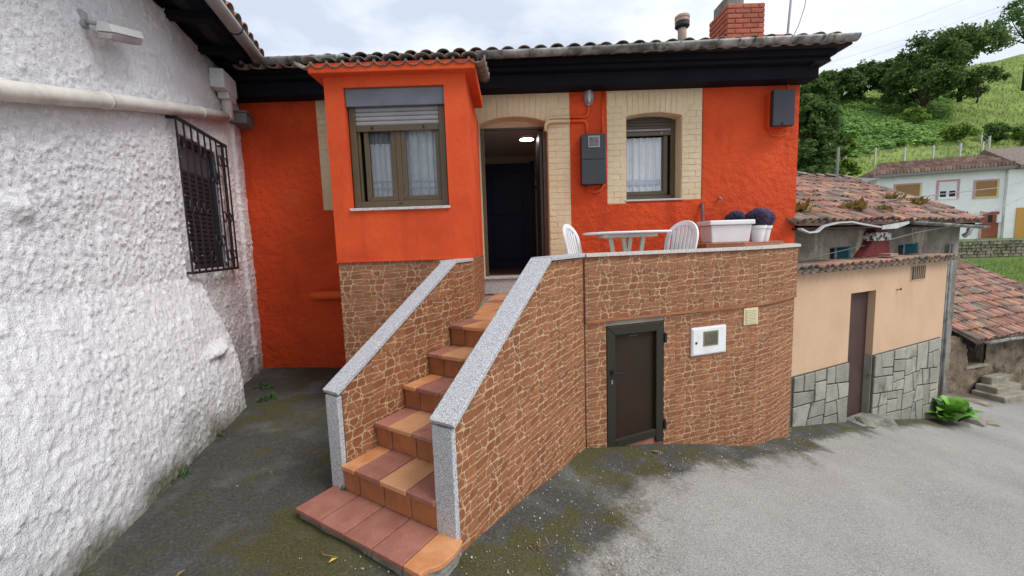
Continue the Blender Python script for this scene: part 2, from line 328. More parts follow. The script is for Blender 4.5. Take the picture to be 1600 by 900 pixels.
# ------------------------------------------------------------------ ground
GX = [-60, -1.0, -.6, -.3, -.05, .2, .53, .68, .87, 1.53, 2.45, 3.2, 3.48, 3.82, 5.03, 5.45, 7.73, 9.2, 10.6, 12, 16, 120]
GZ = [.04, .04, .03, -.0, -.05, -.13, -.206, -.26, -.285, -.36, -.58, -.72, -.83, -.92, -1.12, -1.2, -1.70, -2.0, -2.3, -2.52, -2.62, -3.0]
def g0(x): return np.interp(x, GX, GZ)
def gz(x, y):
    x = np.asarray(x, float); y = np.asarray(y, float)
    b = (g0(x-.12)+g0(x)+g0(x+.12))/3
    back = sstep(11.5, 25, y)
    b = b*(1-back)+back*.02
    b = np.where(y > 25.15, 1.02+.0*y, b)
    return b
def build_ground():
    xs = np.concatenate([np.linspace(-60, -4.2, 12)[:-1], np.arange(-4.2, 9, .045), np.linspace(9, 20, 90)[1:], np.linspace(20, 140, 50)[1:]])
    ys = np.concatenate([np.linspace(-30, -.5, 10)[:-1], np.linspace(-.5, 1.4, 24)[:-1], np.arange(1.4, 7.6, .045), np.linspace(7.6, 14, 60)[1:], np.linspace(14, 25.1, 26)[1:], [25.2], np.linspace(26, 40, 10)])
    X, Y = np.meshgrid(xs, ys, indexing='ij')
    near = (sstep(-.5, 1, Y)*(1-sstep(9, 14, Y))*(1-sstep(12, 20, X)))
    Z = gz(X, Y) + near*((fbm(X*1.6, Y*1.6, o=3, s=3)-.5)*.05+(fbm(X*9, Y*9, o=3, s=5)-.5)*.016)
    me = grid_mesh('ground', X, Y, Z, [])
    # masks: moss, dark dirt (own shapes, wear of the surface)
    def seg(px, py, ax, ay, bx_, by_):
        t = np.clip(((px-ax)*(bx_-ax)+(py-ay)*(by_-ay))/((bx_-ax)**2+(by_-ay)**2), 0, 1)
        return np.hypot(px-ax-t*(bx_-ax), py-ay-t*(by_-ay))
    d = np.minimum.reduce([seg(X, Y, -.3, 2.15, .67, 3.75), seg(X, Y, .67, 3.75, 2.6, 4.4), seg(X, Y, 2.6, 4.4, 3.5, 5.0), seg(X, Y, 3.8, 5.4, 8.2, 7.45)])
    n = fbm(X*2.2, Y*2.2, o=5, s=11); n2 = fbm(X*5.5, Y*5.5, o=4, s=23); n3 = fbm(X*1.1, Y*1.1, o=4, s=31)
    wdt = np.interp(X, [-.4, .4, 1.2, 2.6, 4, 9], [.60, .85, .62, .38, .36, .30])
    dirt = 1-sstep(.40, 1.15, d/wdt + (n-.5)*1.1+(n2-.5)*.5)
    alley = 1-sstep(-.75, .05, X - (Y-2.1)*.62 + (n-.5)*.9)
    alley = np.maximum(alley, (1-sstep(-.9, .1, X+(n-.5)*1.2)))*(Y > -3)
    dirt = np.clip(np.maximum(dirt, alley*.95), 0, 1)
    moss = sstep(.50, .66, n2*.55+n3*.45+.02)*(1-sstep(.25, 1.15, d/(wdt*1.5)+(n-.5)*.8)) + alley*sstep(.40, .56, n3*.6+n2*.4)*.95*(X < -.2)
    moss2 = np.exp(-((X+.02)/.22)**2-((Y-2.15)/.3)**2)*sstep(.35, .6, n2)*1.3
    bank = sstep(9.8, 11.5, X)*sstep(9.4, 9.9, Y-(X-12)*.25)*(Y < 12.5)
    grass = sstep(11.8, 13.5, Y)*sstep(3, 6, X)
    for nm, arr in (('moss', np.clip(moss+moss2, 0, 1)), ('dirt', dirt), ('grass', np.clip(grass, 0, 1)), ('mud', np.clip(bank*(.5+n2), 0, 1))):
        a = me.attributes.new(nm, 'FLOAT', 'POINT'); a.data.foreach_set('value', arr.ravel().astype(np.float32))
    m = bpy.data.materials.new('asphalt_and_moss'); m.use_nodes = True; t = m.node_tree; N = t.nodes; K = t.links.new; b = N['Principled BSDF']
    b.inputs['Roughness'].default_value = .92; b.inputs['Specular IOR Level'].default_value = .25
    g = N.new('ShaderNodeNewGeometry')
    def noise(s, det=4, r=.6):
        q = N.new('ShaderNodeTexNoise'); q.inputs['Scale'].default_value = s; q.inputs['Detail'].default_value = det; q.inputs['Roughness'].default_value = r; K(g.outputs['Position'], q.inputs['Vector']); return q.outputs['Fac']
    def ramp(f, pts):
        q = N.new('ShaderNodeValToRGB'); e = q.color_ramp.elements
        while len(e) < len(pts): e.new(.5)
        for i, (p, c) in enumerate(pts): e[i].position = p; e[i].color = (*c, 1)
        K(f, q.inputs[0]); return q.outputs[0]
    def mix(f, a, c, mode='MIX'):
        q = N.new('ShaderNodeMix'); q.data_type = 'RGBA'; q.blend_type = mode
        if isinstance(f, float): q.inputs['Factor'].default_value = f
        else: K(f, q.inputs['Factor'])
        K(a, q.inputs['A']); K(c, q.inputs['B']); return q.outputs['Result']
    def att(nm): q = N.new('ShaderNodeAttribute'); q.attribute_name = nm; return q.outputs['Fac']
    def mr(f, a, d, x=0., y=1.):
        r = N.new('ShaderNodeMapRange'); r.inputs[1].default_value = a; r.inputs[2].default_value = d; r.inputs[3].default_value = x; r.inputs[4].default_value = y; K(f, r.inputs[0]); return r.outputs[0]
    asp = ramp(noise(75, 4, .8), [(.33, (.11, .106, .10)), (.5, (.27, .259, .244)), (.67, (.48, .465, .44))])
    asp = mix(mr(noise(.8, 5), .35, .7), asp, ramp(noise(90, 4, .8), [(.33, (.16, .154, .145)), (.5, (.335, .322, .303)), (.67, (.54, .52, .495))]))
    asp = mix(mr(noise(1.2, 4), .56, .75, 0, .22), asp, ramp(noise(100, 3), [(.35, (.11, .105, .10)), (.65, (.26, .25, .24))]))
    drt = ramp(noise(60, 4, .75), [(.3, (.032, .031, .027)), (.55, (.074, .072, .064)), (.78, (.15, .148, .138))])
    drt = mix(mr(noise(1.7, 5), .50, .68, 0, .8), drt, ramp(noise(70, 4, .8), [(.32, (.05, .05, .045)), (.5, (.13, .128, .118)), (.68, (.26, .255, .24))]))
    def brk_(nm, sc, k):
        ad = N.new('ShaderNodeMath'); ad.operation = 'MULTIPLY_ADD'; K(noise(sc, 6, .72), ad.inputs[0]); ad.inputs[1].default_value = k; K(att(nm), ad.inputs[2]); return mr(ad.outputs[0], .5*k+.16, .5*k+.84)
    c = mix(brk_('dirt', 16, 1.3), asp, drt)
    mos = ramp(noise(75, 4, .75), [(.3, (.028, .027, .008)), (.52, (.072, .066, .018)), (.75, (.16, .14, .045))])
    c = mix(brk_('moss', 22, 1.8), c, mix(.20, mos, c))
    mud = ramp(noise(9, 5, .7), [(.3, (.060, .050, .032)), (.6, (.14, .115, .08)), (.8, (.24, .21, .16))]); c = mix(att('mud'), c, mud)
    gr = ramp(noise(3, 5, .7), [(.3, (.055, .105, .02)), (.7, (.13, .20, .04))]); c = mix(att('grass'), c, gr)
    sp = mr(noise(190, 2, .5), .765, .79); c = mix(sp, c, ramp(noise(3), [(.3, (.5, .49, .46)), (.7, (.62, .6, .57))]))
    K(c, b.inputs['Base Color'])
    bn = N.new('ShaderNodeBump'); bn.inputs['Strength'].default_value = .6; bn.inputs['Distance'].default_value = .012; K(noise(85, 4, .7), bn.inputs['Height']); K(bn.outputs[0], b.inputs['Normal'])
    me.materials.append(m)
    o = place('ground', me); tag(o, 'sloping worn asphalt lane with a dark mossy alley beside the steps', kind='structure')
build_ground()

# ------------------------------------------------------------------ printed stone tiles (33 cm)
T = .3325; TG = .0045
def clip(poly, a, b, c):           # keep a*x+b*y+c>=0
    o = []
    for i in range(len(poly)):
        p, q = poly[i], poly[(i+1) % len(poly)]; dp = a*p[0]+b*p[1]+c; dq = a*q[0]+b*q[1]+c
        if dp >= 0: o.append(p)
        if (dp >= 0) != (dq >= 0):
            t = dp/(dp-dq); o.append((p[0]+t*(q[0]-p[0]), p[1]+t*(q[1]-p[1])))
    return o
def area(p): return .5*sum(p[i][0]*p[(i+1) % len(p)][1]-p[(i+1) % len(p)][0]*p[i][1] for i in range(len(p)))
def inset(p, d):
    q = list(p); n = len(p)
    for i in range(n):
        (x0, y0), (x1, y1) = p[i], p[(i+1) % n]; l = math.hypot(x1-x0, y1-y0)
        if l < 1e-6: continue
        a, b = -(y1-y0)/l, (x1-x0)/l; q = clip(q, a, b, -(a*x0+b*y0)-d)
        if len(q) < 3: return []
    return q
def chaikin(p, k=.2):
    o = []
    for i in range(len(p)):
        a, b = p[i], p[(i+1) % len(p)]; o += [(a[0]+(b[0]-a[0])*k, a[1]+(b[1]-a[1])*k), (a[0]+(b[0]-a[0])*(1-k), a[1]+(b[1]-a[1])*(1-k))]
    return o
def clean(p, e=.0012):
    o = []
    for q in p:
        if not o or math.hypot(q[0]-o[-1][0], q[1]-o[-1][1]) > e: o.append(q)
    if len(o) > 2 and math.hypot(o[0][0]-o[-1][0], o[0][1]-o[-1][1]) < e: o.pop()
    return o
def voronoi(seeds, w, h, sx):
    cells = []
    for i, (x, y) in enumerate(seeds):
        p = [(0, 0), (w, 0), (w, h), (0, h)]
        for j, (u, v) in enumerate(seeds):
            if i == j: continue
            # metric: (dx*sx)^2+dy^2
            a, b = 2*(x-u)*sx*sx, 2*(y-v); c = -((x*x-u*u)*sx*sx+(y*y-v*v)); p = clip(p, a, b, c)
            if len(p) < 3: break
        cells.append(p)
    return cells
def stone_pattern(seed):
    """layered flat stones: guillotine cuts, mostly level, with slanted ends"""
    R = random.Random(seed); out = []
    arch1 = [(.125, .205), (.205, .205), (.212, .235), (.200, .262), (.175, .275), (.148, .268), (.128, .245)]
    arch2 = [(.150, .055), (.215, .060), (.222, .088), (.190, .118), (.160, .108), (.146, .082)]
    cells = [[(0, 0), (T, 0), (T, T), (0, T)]]; done = []
    while cells:
        c = cells.pop(); xs = [p[0] for p in c]; ys = [p[1] for p in c]; w, h = max(xs)-min(xs), max(ys)-min(ys)
        lim = R.choice([.0014, .0052, .0072, .0095])
        if area(c) < lim and h < .098: done.append(c); continue
        if area(c) < .0010: done.append(c); continue
        t = R.uniform(.30, .70)
        if w > h*R.uniform(1.6, 2.4):
            x = min(xs)+w*t; k = R.choice([0, .25, -.3, .5, -.55]); A = (1, k, -x-k*(min(ys)+h/2))
        else:
            y = min(ys)+h*t; k = R.uniform(-.16, .16); A = (k, 1, -y-k*(min(xs)+w/2))
        a, b_ = clip(c, *A), clip(c, *[-v for v in A])
        if len(a) < 3 or len(b_) < 3: done.append(c); continue
        cells += [a, b_]
    def sub(c, arch):      # cut stones where a big arched stone sits (convex pieces of the difference)
        pcs = []; rest = c; n = len(arch)
        for k in range(n):
            (x0, y0), (x1, y1) = arch[k], arch[(k+1) % n]; A = (-(y1-y0), x1-x0, (y1-y0)*x0-(x1-x0)*y0)
            o_ = clip(rest, *[-v for v in A])
            if len(o_) >= 3 and area(o_) > .00012: pcs.append(o_)
            rest = clip(rest, *A)
            if len(rest) < 3: return [c]
        return pcs
    res = done
    for ar in (arch1, arch2): res = [p for c in res for p in sub(c, ar)]
    res += [arch1, arch2]
    for c in res:
        if area(c) < .00022: continue
        c = [(x+R.uniform(-.0015, .0015), y+R.uniform(-.0015, .0015)) for x, y in c]
        q = inset(c, .0036)
        if len(q) < 3 or area(q) < .00007: continue
        q = clean(chaikin(clean(q), .14))
        if len(q) >= 3: out.append((q, R.random() < .30))
    return out
PAT = stone_pattern(4)
def tile_mesh(cl, flip, joint=None):
    """cl: convex clip polygon in tile coords (None = whole). Local x right, y up, z out of the wall."""
    b = MB(); base = [(TG*.7, TG/2), (T-TG*.7, TG/2), (T-TG*.7, T-TG/2), (TG*.7, T-TG/2)]
    hp = []
    if cl:
        n = len(cl)
        for i in range(n):
            (x0, y0), (x1, y1) = cl[i], cl[(i+1) % n]; l = math.hypot(x1-x0, y1-y0)
            if l > 1e-6: hp.append((-(y1-y0)/l, (x1-x0)/l, -(-(y1-y0)*x0+(x1-x0)*y0)/l))
    def C(p):
        for a, bb, c in hp:
            p = clip(p, a, bb, c)
            if len(p) < 3: return []
        return clean(p, .0006)
    bp = C(base)
    if len(bp) < 3 or area(bp) < .0004: return None
    b.prism([(x, y, -.004) for x, y in bp], (0, 0, .0062), GROUT)
    for q, dk in PAT:
        if flip: q = [(T-x, T-y) for x, y in q]
        q = C(q)
        if len(q) < 3 or area(q) < .00008: continue
        n = len(q); cx = sum(p[0] for p in q)/n; cy = sum(p[1] for p in q)/n
        top = [(x+(cx-x)*.0+(.0012 if x < cx else -.0012), y+(.0012 if y < cy else -.0012)) for x, y in q]
        m = STONE_B if dk else STONE_A
        b.add([(x, y, .0020) for x, y in q]+[(x, y, .0052) for x, y in top], [tuple(range(n, 2*n))]+[(i, (i+1) % n, n+(i+1) % n, n+i) for i in range(n)], m)
    return b.mesh('tile', recalc=False)
FULL = [tile_mesh(None, False), tile_mesh(None, True)]
TR = random.Random(5)
def tile_region(parent, o, uvec, poly, u_off, z_off, name='tile', proud=.0025):
    """cover convex polygon poly [(u,z)...] (ccw seen from outside) of the vertical plane through o along uvec (unit xy) with tiles."""
    uv = Vector((uvec[0], uvec[1], 0)); zv = Vector((0, 0, 1)); nv = uv.cross(zv)     # outward
    us = [p[0] for p in poly]; zs = [p[1] for p in poly]
    i0 = math.floor((min(us)-u_off)/T); i1 = math.ceil((max(us)-u_off)/T); j0 = math.floor((min(zs)-z_off)/T); j1 = math.ceil((max(zs)-z_off)/T)
    for i in range(i0, i1):
        for j in range(j0, j1):
            x0, y0 = u_off+i*T, z_off+j*T
            cell = [(x0, y0), (x0+T, y0), (x0+T, y0+T), (x0, y0+T)]; p = cell
            n = len(poly)
            for k in range(n):
                (ax, ay), (bx_, by) = poly[k], poly[(k+1) % n]; p = clip(p, -(by-ay), bx_-ax, (by-ay)*ax-(bx_-ax)*ay)
                if len(p) < 3: break
            if len(p) < 3: continue
            A = area(p); fl = 1 if TR.random() < .4 else 0
            if A > T*T*.995: me = FULL[fl]
            else:
                me = tile_mesh([(x-x0, y-y0) for x, y in p], fl)
                if me is None: continue
            w = Vector((o[0], o[1], 0))+uv*x0+zv*y0+nv*proud
            place(name, me, parent, frame(w, uv, zv, nv))

# ------------------------------------------------------------------ stair frame
O2 = (-1.1755, 2.598); AN = math.radians(31.77)
av = (math.sin(AN), math.cos(AN)); lv = (math.cos(AN), -math.sin(AN))
ZP, RISE, TREAD, ZL = .1096, .18424, .29093, 1.0308
def P(a, l, z): return (O2[0]+a*av[0]+l*lv[0], O2[1]+a*av[1]+l*lv[1], z)
FOLD = (.665, 3.750)
TA = math.radians(18.5); tu = (math.cos(TA), math.sin(TA)); tn = (math.sin(TA), -math.cos(TA))
def TP(u, z, out=0): return (FOLD[0]+tu[0]*u+tn[0]*out, FOLD[1]+tu[1]*u+tn[1]*out, z)
BEND = TP(2.09, 0)[:2]; 
MIDB = (BEND[0]+.36*math.cos(math.radians(31)), BEND[1]+.36*math.sin(math.radians(31)))
END = (MIDB[0]+.62*math.cos(math.radians(37)), MIDB[1]+.62*math.sin(math.radians(37)))

# ------------------------------------------------------------------ staircase
st = thing('entrance_staircase', 'outside stair of red and orange tiles between two granite-topped parapets clad in brown stone tiles', 'staircase', (*P(.5, .4, 0)[:2], .03))
tread_cols = {0: 'RRRRO', 1: 'ORLR', 2: 'RLRR', 3: 'ORRR', 4: 'RLOR', 5: 'ROLR'}
CM = {'R': TERRA_RED, 'O': TERRA_OR, 'L': TERRA_LT}
def slab(name, parent, quad, z0, z1, m, bevel=.006):
    b = MB(); b.prism([(x, y, z0) for x, y in quad], (0, 0, z1-z0), m); return b.build(name, parent, bevel=bevel, bseg=2)
gap = .0045
for i in range(6):
    z = ZP+RISE*i
    if i == 0: a0, a1, ls = -.262, .036, [-.128, .124, .359, .594, .829, 1.0]
    else: a0 = TREAD*(i-1); a1 = a0+TREAD+.03; ls = [-.012, .126, .361, .596, .822]
    if i == 5: a1 = a0+.30
    step = MB()
    q = [P(a0+.028, ls[0]+.006, 0), P(a0+.028, ls[-1]-.01 if i else .93, 0), P(a1, ls[-1]-.01 if i else .93, 0), P(a1, ls[0]+.006, 0)]
    step.prism([(x, y, -.25 if i == 0 else z-RISE-.06) for x, y, _ in q], (0, 0, (z-.026)-(-.25 if i == 0 else z-RISE-.06)), CONC)
    so = step.build('step', st)
    for k in range(len(ls)-1):
        m = CM[tread_cols[i][k]]; lA, lB = ls[k]+gap, ls[k+1]-gap
        if i == 0 and k == 4:      # broken corner tile
            pts = [(a0, lA), (a0, .950), (-.235, .955), (-.214, .962), (-.19, .985), (-.163, 1.0), (-.13, 1.008), (-.106, 1.008), (-.06, 1.012), (-.02, 1.004), (.035, .985), (a1, .955), (a1, lA)]
            slab('tread_tile', so, [P(a, l, 0)[:2] for a, l in pts], z-.030, z, m, bevel=.004)
            rub = MB(); pr = [(a0+.01, lA), (a0+.015, .94), (-.20, .975), (-.12, .995), (-.02, .992), (.05, .965), (.05, lA)]
            for s_ in range(4):
                zz0 = -.2+(z-.03+.2)*s_/4; rub.prism([(*P(a+random.uniform(-.006, .006), l+random.uniform(-.014, .004), 0)[:2], zz0) for a, l in pr], (0, 0, (z-.03+.2)/4), CONC)
            rub.build('broken_concrete', so, bevel=.008)
            continue
        slab('tread_tile', so, [P(a0+random.uniform(-.002, .002), lA, 0)[:2], P(a0+random.uniform(-.002, .002), lB, 0)[:2], P(a1, lB, 0)[:2], P(a1, lA, 0)[:2]], z-.034, z+random.uniform(-.0015, .0015), m)
    rs = ls if i else [-.118, .10, .33, .565, .80, .93]
    if i: rs = [ls[0], .150, .385, .615, .822]
    for k in range(len(rs)-1):
        zb = z-RISE+.004 if i else -.12
        slab('riser_tile', so, [P(a0+.020, rs[k]+gap, 0)[:2], P(a0+.020, rs[k+1]-gap, 0)[:2], P(a0+.034, rs[k+1]-gap, 0)[:2], P(a0+.034, rs[k]+gap, 0)[:2]], zb, z-.035, RISER if i else CONC, bevel=.002)
# landing floor: body + tiles
land = MB(); land.prism([(x, y, .2) for x, y in [P(1.45, -.03, 0)[:2], P(1.45, .83, 0)[:2], (.80, 3.9), (3.4, 5.08), (3.95, 5.849), (-.40, 5.849), (-.40, 4.22)]], (0, 0, ZL-.2-.022), CONC)
lo = land.build('landing', st)
fl = [(P(1.47, -.02, 0)[:2]), (P(1.47, .82, 0)[:2]), (.78, 3.93), (2.62, 4.56), (3.36, 5.08), (3.9, 5.845), (-.388, 5.845), (-.388, 4.24)]
for i in range(-1, 14):
    for j in range(-12, 12):
        q = [(P(1.475+i*.25+da, .126+(j)*.235+dl, 0)[:2]) for da, dl in ((.002, .002), (.002, .233), (.248, .233), (.248, .002))]
        if area(q) < 0: q = q[::-1]
        p = q; n = len(fl); F_ = fl if area(fl) > 0 else fl[::-1]
        for k in range(n):
            (ax, ay), (bx_, by) = F_[k], F_[(k+1) % n]; p = clip(p, -(by-ay), bx_-ax, (by-ay)*ax-(bx_-ax)*ay)
            if len(p) < 3: break
        if len(p) >= 3 and area(p) > .002:
            cx = sum(v[0] for v in p)/len(p)
            if cx > 1.0: continue
            slab('floor_tile', lo, clean(p), ZL-.02, ZL+random.uniform(-.001, .001), random.choice([TERRA_OR, TERRA_LT, TERRA_RED, TERRA_OR]) if cx < .1 else TERRA_RED, bevel=.002)
b = MB(); b.prism([(x, y, ZL-.022) for x, y in [(1.0, 4.02), (2.62, 4.56), (3.36, 5.08), (3.9, 5.845), (1.0, 5.845)]], (0, 0, .022), TERRA_RED); b.build('terrace_floor', lo)

# parapets: poly in (a,z) extruded along l
def parapet(side, l0, l1, pts, clad_in, clad_out):
    b = MB(); b.prism([P(a, l0, z) for a, z in pts], Vector(P(0, l1, 0))-Vector(P(0, l0, 0)), JOINT); return b.build('parapet', st)
# right one (outer face l=.96), runs to the fold
RA0, RA1, RAF = .055, 1.225, 1.938
rz0, rz1 = .765, 1.582
pr_pts = [(RA0, -.6), (RAF, -.9), (RAF, rz1), (RA1, rz1), (RA0, rz0)]
prr = parapet('r', .825, .948, pr_pts, 0, 0)
o_r = P(0, .948, 0)
tile_region(prr, o_r, av, [(RA0, -.5), (RAF, -.8), (RAF, rz1), (RA1, rz1), (RA0, rz0)], RAF-.045-T*8, ZL-.05-T*6)
# inner face towards the stair (seen from the other side)
o_ri = P(0, .825, 0)
tile_region(prr, o_ri, (-av[0], -av[1]), [(-RAF, .75), (-RA0, .0), (-RA0, rz0), (-RA1, rz1), (-RAF, rz1)], 0, ZL-.05-T*6, proud=.0025)
# left one: straight, then to the bay corner
LA1 = 1.30
prl = parapet('l', -.140, -.026, [(.06, -.2), (1.18, -.2), (1.18, 1.56-.085), (.06, .775)], 0, 0)
Wl = P(1.18, -.026, 0)[:2]; Bc = (-.402, 4.199); dv = Vector((Bc[0]-Wl[0], Bc[1]-Wl[1])); LL = dv.length; dv /= LL
b = MB(); nl = Vector((-dv.y, dv.x))*.11
b.prism([(Wl[0], Wl[1], -.2), (Bc[0], Bc[1], -.2), (Bc[0], Bc[1], 1.568), (Wl[0]+dv.x*.14, Wl[1]+dv.y*.14, 1.568), (Wl[0], Wl[1], 1.475)], (nl.x, nl.y, 0), JOINT); prl2 = b.build('parapet', st)
tile_region(prl, P(0, -.026, 0), av, [(.06, .05), (1.18, .8), (1.18, 1.475), (.06, .775)], .06-.075, ZL-.07-T*6)
tile_region(prl2, Wl, dv, [(0, .9), (LL, .9), (LL, 1.568), (.14, 1.568), (0, 1.475)], LL-.14-T*3, ZL-.07-T*6)
tile_region(prl, P(0, -.140, 0), (-av[0], -av[1]), [(-1.18, -.1), (-.06, -.1), (-.06, .775), (-1.18, 1.475)], 0, .2)
# caps
def capstrip(parent, path, l0, l1, th=.032, m=GRANITE):
    b = MB()
    for (a0, z0), (a1, z1) in zip(path[:-1], path[1:]):
        A, B = Vector(P(a0, l0, z0)), Vector(P(a1, l0, z1)); w = Vector(P(0, l1, 0))-Vector(P(0, l0, 0)); d = (B-A).normalized(); nrm = w.cross(d).normalized()
        if nrm.z < 0: nrm = -nrm
        b.pbox(A+d*.002, B-A-d*.004, w, nrm*th, m)
    return b.build('cap', parent, bevel=.004)
capstrip(prr, [(.02, .752), (1.235, 1.592)], .812, .985)
capstrip(prl, [(.02, .765), (1.305, 1.572)], -.155, -.005)
b = MB(); wv = Vector((-dv.y, dv.x, 0)); s0 = Vector((Wl[0], Wl[1], 1.570))+Vector((dv.x, dv.y, 0))*.135-wv*.02
b.pbox(s0, Vector((dv.x, dv.y, 0))*(LL-.13), wv*.15, (0, 0, .03), GRANITE); b.build('cap', prl2, bevel=.004)
# flat cap of the right parapet and of the terrace parapet
b = MB()
A0 = Vector(P(1.235, .812, 1.590)); b.pbox(A0, Vector(P(RAF-.02, .812, 0))-Vector(P(1.235, .812, 0)), Vector(P(0, .985, 0))-Vector(P(0, .812, 0)), (0, 0, .03), GRANITE)
b.build('cap', prr, bevel=.004)
# granite end posts
def post(parent, l0, l1, zb, zt):
    b = MB(); b.prism([P(.018, l0, zb), P(.018, l1, zb), P(.018, l1, zt), P(.018, l0, zt)], Vector(P(.036, 0, 0))-Vector(P(0, 0, 0)), GRANITE); return b.build('granite_post', parent, bevel=.003)
post(prl, -.146, -.020, .02, .755); post(prr, .816, .957, -.06, .742)

# ------------------------------------------------------------------ terrace front wall
te = thing('terrace_wall', 'terrace front wall clad in brown stone tiles with a dark little cellar door', 'terrace wall', (*TP(1.0, 0)[:2], -.4))
ZC, ZB = 1.590, .980           # cap underside, band (parapet lower edge)
DU0, DU1 = .222, .886          # door opening
def pface(u0_, u1_, z0, z1): return [(u0_, z0), (u1_, z0), (u1_, z1), (u0_, z1)]
segs = [(FOLD, tu, 2.09), (BEND, (math.cos(math.radians(31)), math.sin(math.radians(31))), .36), (MIDB, (math.cos(math.radians(37)), math.sin(math.radians(37))), .62)]
RET = (3.98, 5.84); rv_ = Vector((RET[0]-END[0], RET[1]-END[1])); RL = rv_.length; rv_ /= RL
segs.append((END, tuple(rv_), RL))
uoffs = [.028, -.05, .0, 0]
lower = MB(); upper = MB()
for k, (o, d, ln) in enumerate(segs):
    n = (d[1], -d[0])
    def q(u, off, z): return (o[0]+d[0]*u+n[0]*off, o[1]+d[1]*u+n[1]*off, z)
    upper.prism([q(0, .018, ZB), q(ln, .018, ZB), q(ln, .018, ZC), q(0, .018, ZC)], Vector((-n[0]*.14, -n[1]*.14, 0)), JOINT)
    if k == 0:
        lower.prism([q(0, 0, -.9), q(DU0, 0, -.9), q(DU0, 0, ZB-.002), q(0, 0, ZB-.002)], (-n[0]*.2, -n[1]*.2, 0), JOINT)
        lower.prism([q(DU1, 0, -.9), q(ln, 0, -.9), q(ln, 0, ZB-.002), q(DU1, 0, ZB-.002)], (-n[0]*.2, -n[1]*.2, 0), JOINT)
        lower.prism([q(DU0, 0, .925), q(DU1, 0, .925), q(DU1, 0, ZB-.002), q(DU0, 0, ZB-.002)], (-n[0]*.2, -n[1]*.2, 0), JOINT)
    else: lower.prism([q(0, 0, -1.3), q(ln, 0, -1.3), q(ln, 0, ZB-.002), q(0, 0, ZB-.002)], (-n[0]*.2, -n[1]*.2, 0), JOINT)
lo_ = lower.build('wall', te); up_ = upper.build('parapet', te)
for k, (o, d, ln) in enumerate(segs):
    if k == 0:
        tile_region(lo_, o, d, pface(0, DU0, -.6, ZB-.004), uoffs[0], .49-T*4)
        tile_region(lo_, o, d, pface(DU1, ln, -.9, ZB-.004), uoffs[0], .49-T*5)
    elif k < 3: tile_region(lo_, o, d, pface(.004, ln-.002, -1.2, ZB-.004), uoffs[k], .60-T*6)
    n = (d[1], -d[0]); o2 = (o[0]+n[0]*.018, o[1]+n[1]*.018)
    tile_region(up_, o2, d, pface(.0 if k else -.004, ln, ZB+.022, ZC), uoffs[k], ZC-.135-T*3 if k == 0 else ZC-.115-T*3)
    b = MB(); Z3 = ZB-.002
    b.prism([(o2[0]-d[0]*.004, o2[1]-d[1]*.004, ZB-.006), (o2[0]+d[0]*(ln+.006), o2[1]+d[1]*(ln+.006), ZB-.006), (o2[0]+d[0]*(ln+.006), o2[1]+d[1]*(ln+.006), ZB+.02), (o2[0]-d[0]*.004, o2[1]-d[1]*.004, ZB+.02)], (n[0]*.012, n[1]*.012, 0), RISER)
    b.build('drip_edge', te, bevel=.003)
    ca = MB(); ca.prism([(o2[0]-d[0]*.0, o2[1]-d[1]*.0, ZC), (o2[0]+d[0]*(ln+.0), o2[1]+d[1]*(ln+.0), ZC), (o2[0]+d[0]*(ln+.0), o2[1]+d[1]*(ln+.0), ZC+.028), (o2[0], o2[1], ZC+.028)], (-n[0]*.19, -n[1]*.19, 0), GRANITE_LIGHT)
    ca.prism([(o2[0], o2[1], ZC), (o2[0]+d[0]*ln, o2[1]+d[1]*ln, ZC), (o2[0]+d[0]*ln, o2[1]+d[1]*ln, ZC+.0275), (o2[0], o2[1], ZC+.0275)], (n[0]*.035, n[1]*.035, 0), GRANITE_LIGHT)
    ca.build('cap', up_)
# cellar door
cd = MB()
def dq(u0_, u1_, z0, z1, out, th, m): cd.prism([TP(u0_, z0, out), TP(u1_, z0, out), TP(u1_, z1, out), TP(u0_, z1, out)], (tn[0]*th, tn[1]*th, 0), m)
dq(.222, .886, -.40, .924, -.05, .02, DOORPANEL)
cd2 = cd; do = cd.build('cellar_door', te)
def fr_prism(poly, out, th, m, name, parent, bevel=.006):
    b = MB(); b.prism([TP(u, z, out) for u, z in poly], (tn[0]*th, tn[1]*th, 0), m); return b.build(name, parent, bevel=bevel)
FU0, FU1, FZ0, FZ1, fwid = .226, .882, -.265, .920, .092
fr_prism([(FU0, -.36), (FU0+fwid, -.34), (FU0+fwid, FZ1-fwid), (FU0, FZ1)], -.028, .042, DOORFRAME, 'frame_stile', do)
fr_prism([(FU1-fwid, -.33), (FU1, -.33), (FU1, FZ1), (FU1-fwid, FZ1-fwid)], -.028, .042, DOORFRAME, 'frame_stile', do)
fr_prism([(FU0+.001, FZ1), (FU0+fwid+.001, FZ1-fwid), (FU1-fwid-.001, FZ1-fwid), (FU1-.001, FZ1)], -.028, .042, DOORFRAME, 'frame_rail', do)
fr_prism([(FU0+fwid+.001, -.30), (FU1-fwid-.001, -.27), (FU1-fwid-.001, -.19), (FU0+fwid+.001, -.22)], -.028, .040, DOORFRAME, 'frame_rail', do)
fr_prism([(FU0+fwid, -.55), (FU1+.02, -.55), (FU1+.02, -.275), (FU0+fwid, -.305)], -.045, .035, TERRA_RED, 'sill_tile', te, bevel=.003)
for z in (.70, -.20): fr_prism([(FU1-.004, z), (FU1+.022, z), (FU1+.022, z+.10), (FU1-.004, z+.10)], .014, .016, BLACKP, 'hinge', do, bevel=.003)
hb = MB(); hb.prism([TP(.262, .44, .014), TP(.292, .44, .014), TP(.292, .50, .014), TP(.262, .50, .014)], (tn[0]*.008, tn[1]*.008, 0), BLACKP)
hb.tube([TP(.277, .472, .02), TP(.277, .472, .055), TP(.30, .470, .06), TP(.385, .462, .058)], .009, BLACKP, 8); hb.build('handle', do)
